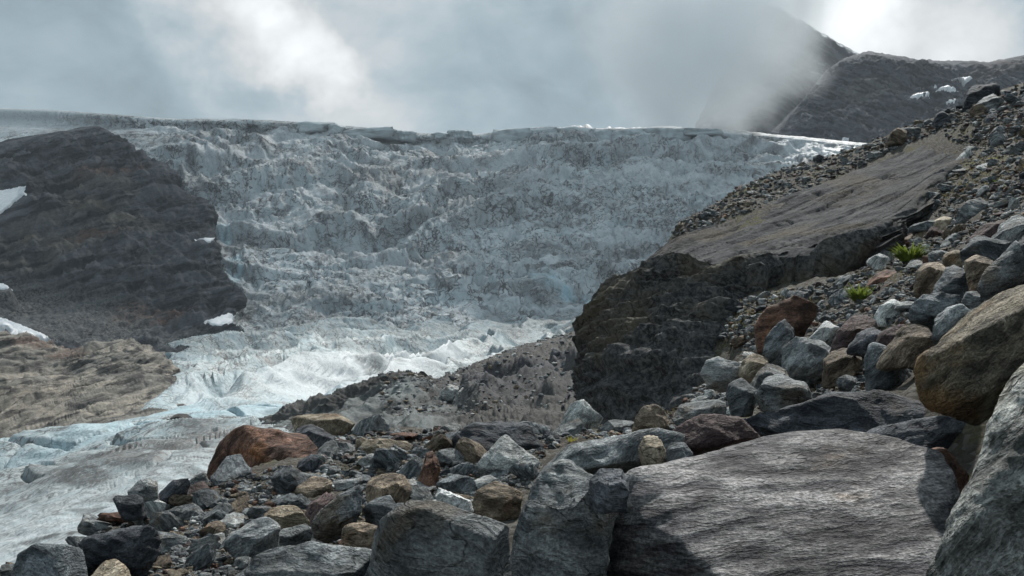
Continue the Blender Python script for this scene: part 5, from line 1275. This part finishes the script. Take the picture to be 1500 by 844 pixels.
fern(1100, 478, 18, 'small green plant left of the pink-red slab', n=36, seed=3)
fern(1167, 480, 14, 'small green sprig behind the dark pointed wedge', n=26, seed=4)
fern(838, 642, 17, 'small yellow-green plant behind the long low boulder', 'yellow', n=40, seed=5, name='yellow_plant', cat='plant')
fern(1237, 395, 14, 'yellow-green sprig below the outcrop blocks', 'yellow', n=26, seed=6, name='yellow_plant', cat='plant')
fern(1478, 276, 16, 'yellow-green tuft on the right edge of the scree slope', 'yellow', n=26, seed=7, name='yellow_plant', cat='plant')
fern(1463, 265, 14, 'green tuft high on the scree slope near the right edge', n=26, seed=8)
for k, (x, y, w, lb, mt) in enumerate(((1420, 300, 12, 'tiny dull tuft left of the grey slope block', 'dry'), (1455, 232, 14, 'dull yellowish tuft below the skyline boulders', 'yellow'), (1492, 205, 13, 'dull tuft at the right edge under the skyline', 'dry'), (1385, 285, 11, 'tiny tuft beside the upper end of the outcrop', 'dry'), (1302, 402, 13, 'dry tuft beside the flat rust-coloured stone', 'dry'), (1240, 486, 12, 'dry upright tuft above the plum boulder', 'dry'), (1075, 468, 15, 'dry mossy tuft on the ledge of the outcrop', 'dry'))):
    fern(x, y, w, lb, mt, n=30, seed=40+k, name='grass_tuft', cat='grass tuft')
def dry_grass():
    rs = np.random.RandomState(77); V, Fc = [], []
    spots = [(1085, 470, 40, 22, 420), (1060, 452, 36, 14, 260), (1240, 480, 10, 22, 160), (1150, 440, 40, 14, 200), (1300, 405, 40, 12, 200), (1345, 392, 24, 10, 140), (1440, 250, 60, 40, 420), (1400, 275, 40, 24, 240), (990, 605, 40, 10, 100), (905, 610, 24, 8, 100)]
    for x, y, rx, ry, n in spots:
        for _ in range(n):
            q = ground_hit(x+rs.normal(0, rx*.5), y+rs.normal(0, ry*.5))
            if q is None or q[1] > 85: continue
            L = rs.uniform(2.2, 5.5)/F*q[1]; a = rs.uniform(0, 6.28); w = L*.11
            dr = np.array([math.cos(a), math.sin(a), 0])*L*.55; sd_ = np.array([-math.sin(a), math.cos(a), 0])*w
            k0 = len(V); V += [q-sd_, q+sd_, q+dr*.5+sd_*.7+np.array([0, 0, L*.75]), q+dr+np.array([0, 0, L*.95])]; Fc.append([k0, k0+1, k0+2, k0+3])
    o = link('dry_grass', make_mesh('dry_grass', np.array(V), np.array(Fc)), M['dry'])
    tag(o, 'thin dry yellowish grass growing between the stones', 'grass', kind='stuff')
dry_grass()

# ------------------------------------------------------------------ seracs standing along the crest of the icefall
def seracs():
    rs = np.random.RandomState(31); x = 425.0; meshes = []
    for i in range(10):
        N = np.array([[1, .1*rs.randn(), .05*rs.randn()], [-1, .1*rs.randn(), .05*rs.randn()], [.1*rs.randn(), 1, 0], [.2*rs.randn(), -1, .05*rs.randn()], [.10*rs.randn(), .1, 1], [0, 0, -1.], [.5*rs.randn(), -.6, .7]])
        N /= np.linalg.norm(N, axis=1, keepdims=True); D = np.array([.95, .95, .9, .9, .95, 1, 1.05])+.05*rs.randn(7)
        U, Fc = ICO[4]; V = U*radial(U, N, D, 250.)[:, None]; V = roughen(V, Fc, 2.0, .045, i*3.1, (1, .1, .1), .07, 3.5)
        me = make_mesh('serac', V, Fc); me.materials.append(M['icefall']); meshes.append(me)
        for nm in ('blue', 'firn'): attr(me, nm, np.zeros(len(V)))
        attr(me, 'dirt', np.clip(.05+fbm(V*np.array([6, 2, .8]), 1, 3, seed=i), 0, .6))
    def put(x, ytop, w, h, d):
        o = bpy.data.objects.new('serac', meshes[rs.randint(10)]); COL.objects.link(o); o.parent = icefall
        c = P3(x, ytop+h/2, d); o.location = c; o.scale = (w/F*d/2*1.1, 14+6*rs.rand(), h/F*d/2*1.05); o.rotation_euler = (0, rs.normal(0, .015), rs.normal(0, .12))
    while x < 1010:
        w = rs.uniform(22, 80); xm = x+w/2; y = float(interp(xm, CREST))
        tall = 1.0 if 720 < xm < 1000 else .8 if 430 < xm < 625 else .5
        if not 632 < xm < 722 and rs.rand() < (.97 if tall > .6 else .6): put(xm, y+rs.uniform(.6, 2.4), w, rs.uniform(16, 20)*tall, 1640+rs.uniform(-10, 6))
        x += w*.97
    for q in ((648, 197, 26, 9), (668, 193, 22, 12), (684, 194.5, 16, 11)): put(*q, 1650)
seracs()

# ------------------------------------------------------------------ cloud round the peak, and the air
def cloud():
    c = P3(1030, 42, 1690.)
    V, Fc = ICO[4]
    rx, ry, rz = 270.0, 230.0, 240.0
    o = link('mist_bank', make_mesh('mist_bank', V, Fc), loc=c); o.scale = (rx, ry, rz)
    m = bpy.data.materials.new('cloud_mist'); m.use_nodes = True; t = NT(m.node_tree)
    tc = t.add('ShaderNodeTexCoord').outputs['Object']
    n = t.noise(tc, 2.3, 3, .55)
    ln = t.add('ShaderNodeVectorMath', {0: tc}, operation='LENGTH').outputs['Value']
    r = t.math('MULTIPLY_ADD', n, .9, t.math('SUBTRACT', .46, ln))
    den = t.math('MULTIPLY', t.ramp(r, .0, .6), .014)
    v = t.add('ShaderNodeVolumePrincipled', {'Color': (.93, .955, .97, 1), 'Density': den, 'Anisotropy': .1})
    t.add('ShaderNodeOutputMaterial', {'Volume': v.outputs[0]})
    o.data.materials.append(m)
    tag(o, 'grey mist bank swallowing the peak behind the icefall', 'mist', kind='stuff')
cloud()
def overhead_cloud():
    # a sheet of cloud above the head of the valley; it keeps the sun off the icefall
    V, Fc = ICO[5]; V = V.copy(); r = 1+.22*fbm(V, 2.6, 4, seed=120); V = V*r[:, None]
    o = link('overhead_cloud', make_mesh('overhead_cloud', V, Fc), loc=(-330, 1900, 975)); o.scale = (900, 440, 78)
    m = bpy.data.materials.new('thin_cloud'); m.use_nodes = True; t = NT(m.node_tree)
    v = t.add('ShaderNodeVolumePrincipled', {'Color': (.96, .97, .98, 1), 'Density': .0072, 'Anisotropy': .3})
    t.add('ShaderNodeOutputMaterial', {'Volume': v.outputs[0]}); o.data.materials.append(m)
    tag(o, 'sheet of grey cloud hanging above the icefall', 'cloud', kind='stuff')
overhead_cloud()
def haze():
    h = 6600.0; z0, z1 = -85.0, 840.0
    V = np.array([[x, y, z] for z in (z0, z1) for y in (-h, h) for x in (-h, h)])
    Fc = np.array([[0, 2, 3, 1], [4, 5, 7, 6], [0, 1, 5, 4], [2, 6, 7, 3], [0, 4, 6, 2], [1, 3, 7, 5]])
    o = link('haze', make_mesh('haze', V, Fc, smooth=False))
    m = bpy.data.materials.new('mountain_air'); m.use_nodes = True; t = NT(m.node_tree)
    v = t.add('ShaderNodeVolumePrincipled', {'Color': (.86, .93, 1.0, 1), 'Density': HAZE})
    t.add('ShaderNodeOutputMaterial', {'Volume': v.outputs[0]}); o.data.materials.append(m)
    tag(o, 'thin bluish mountain air over the whole valley', 'haze', kind='stuff')
HAZE = .00004
haze()
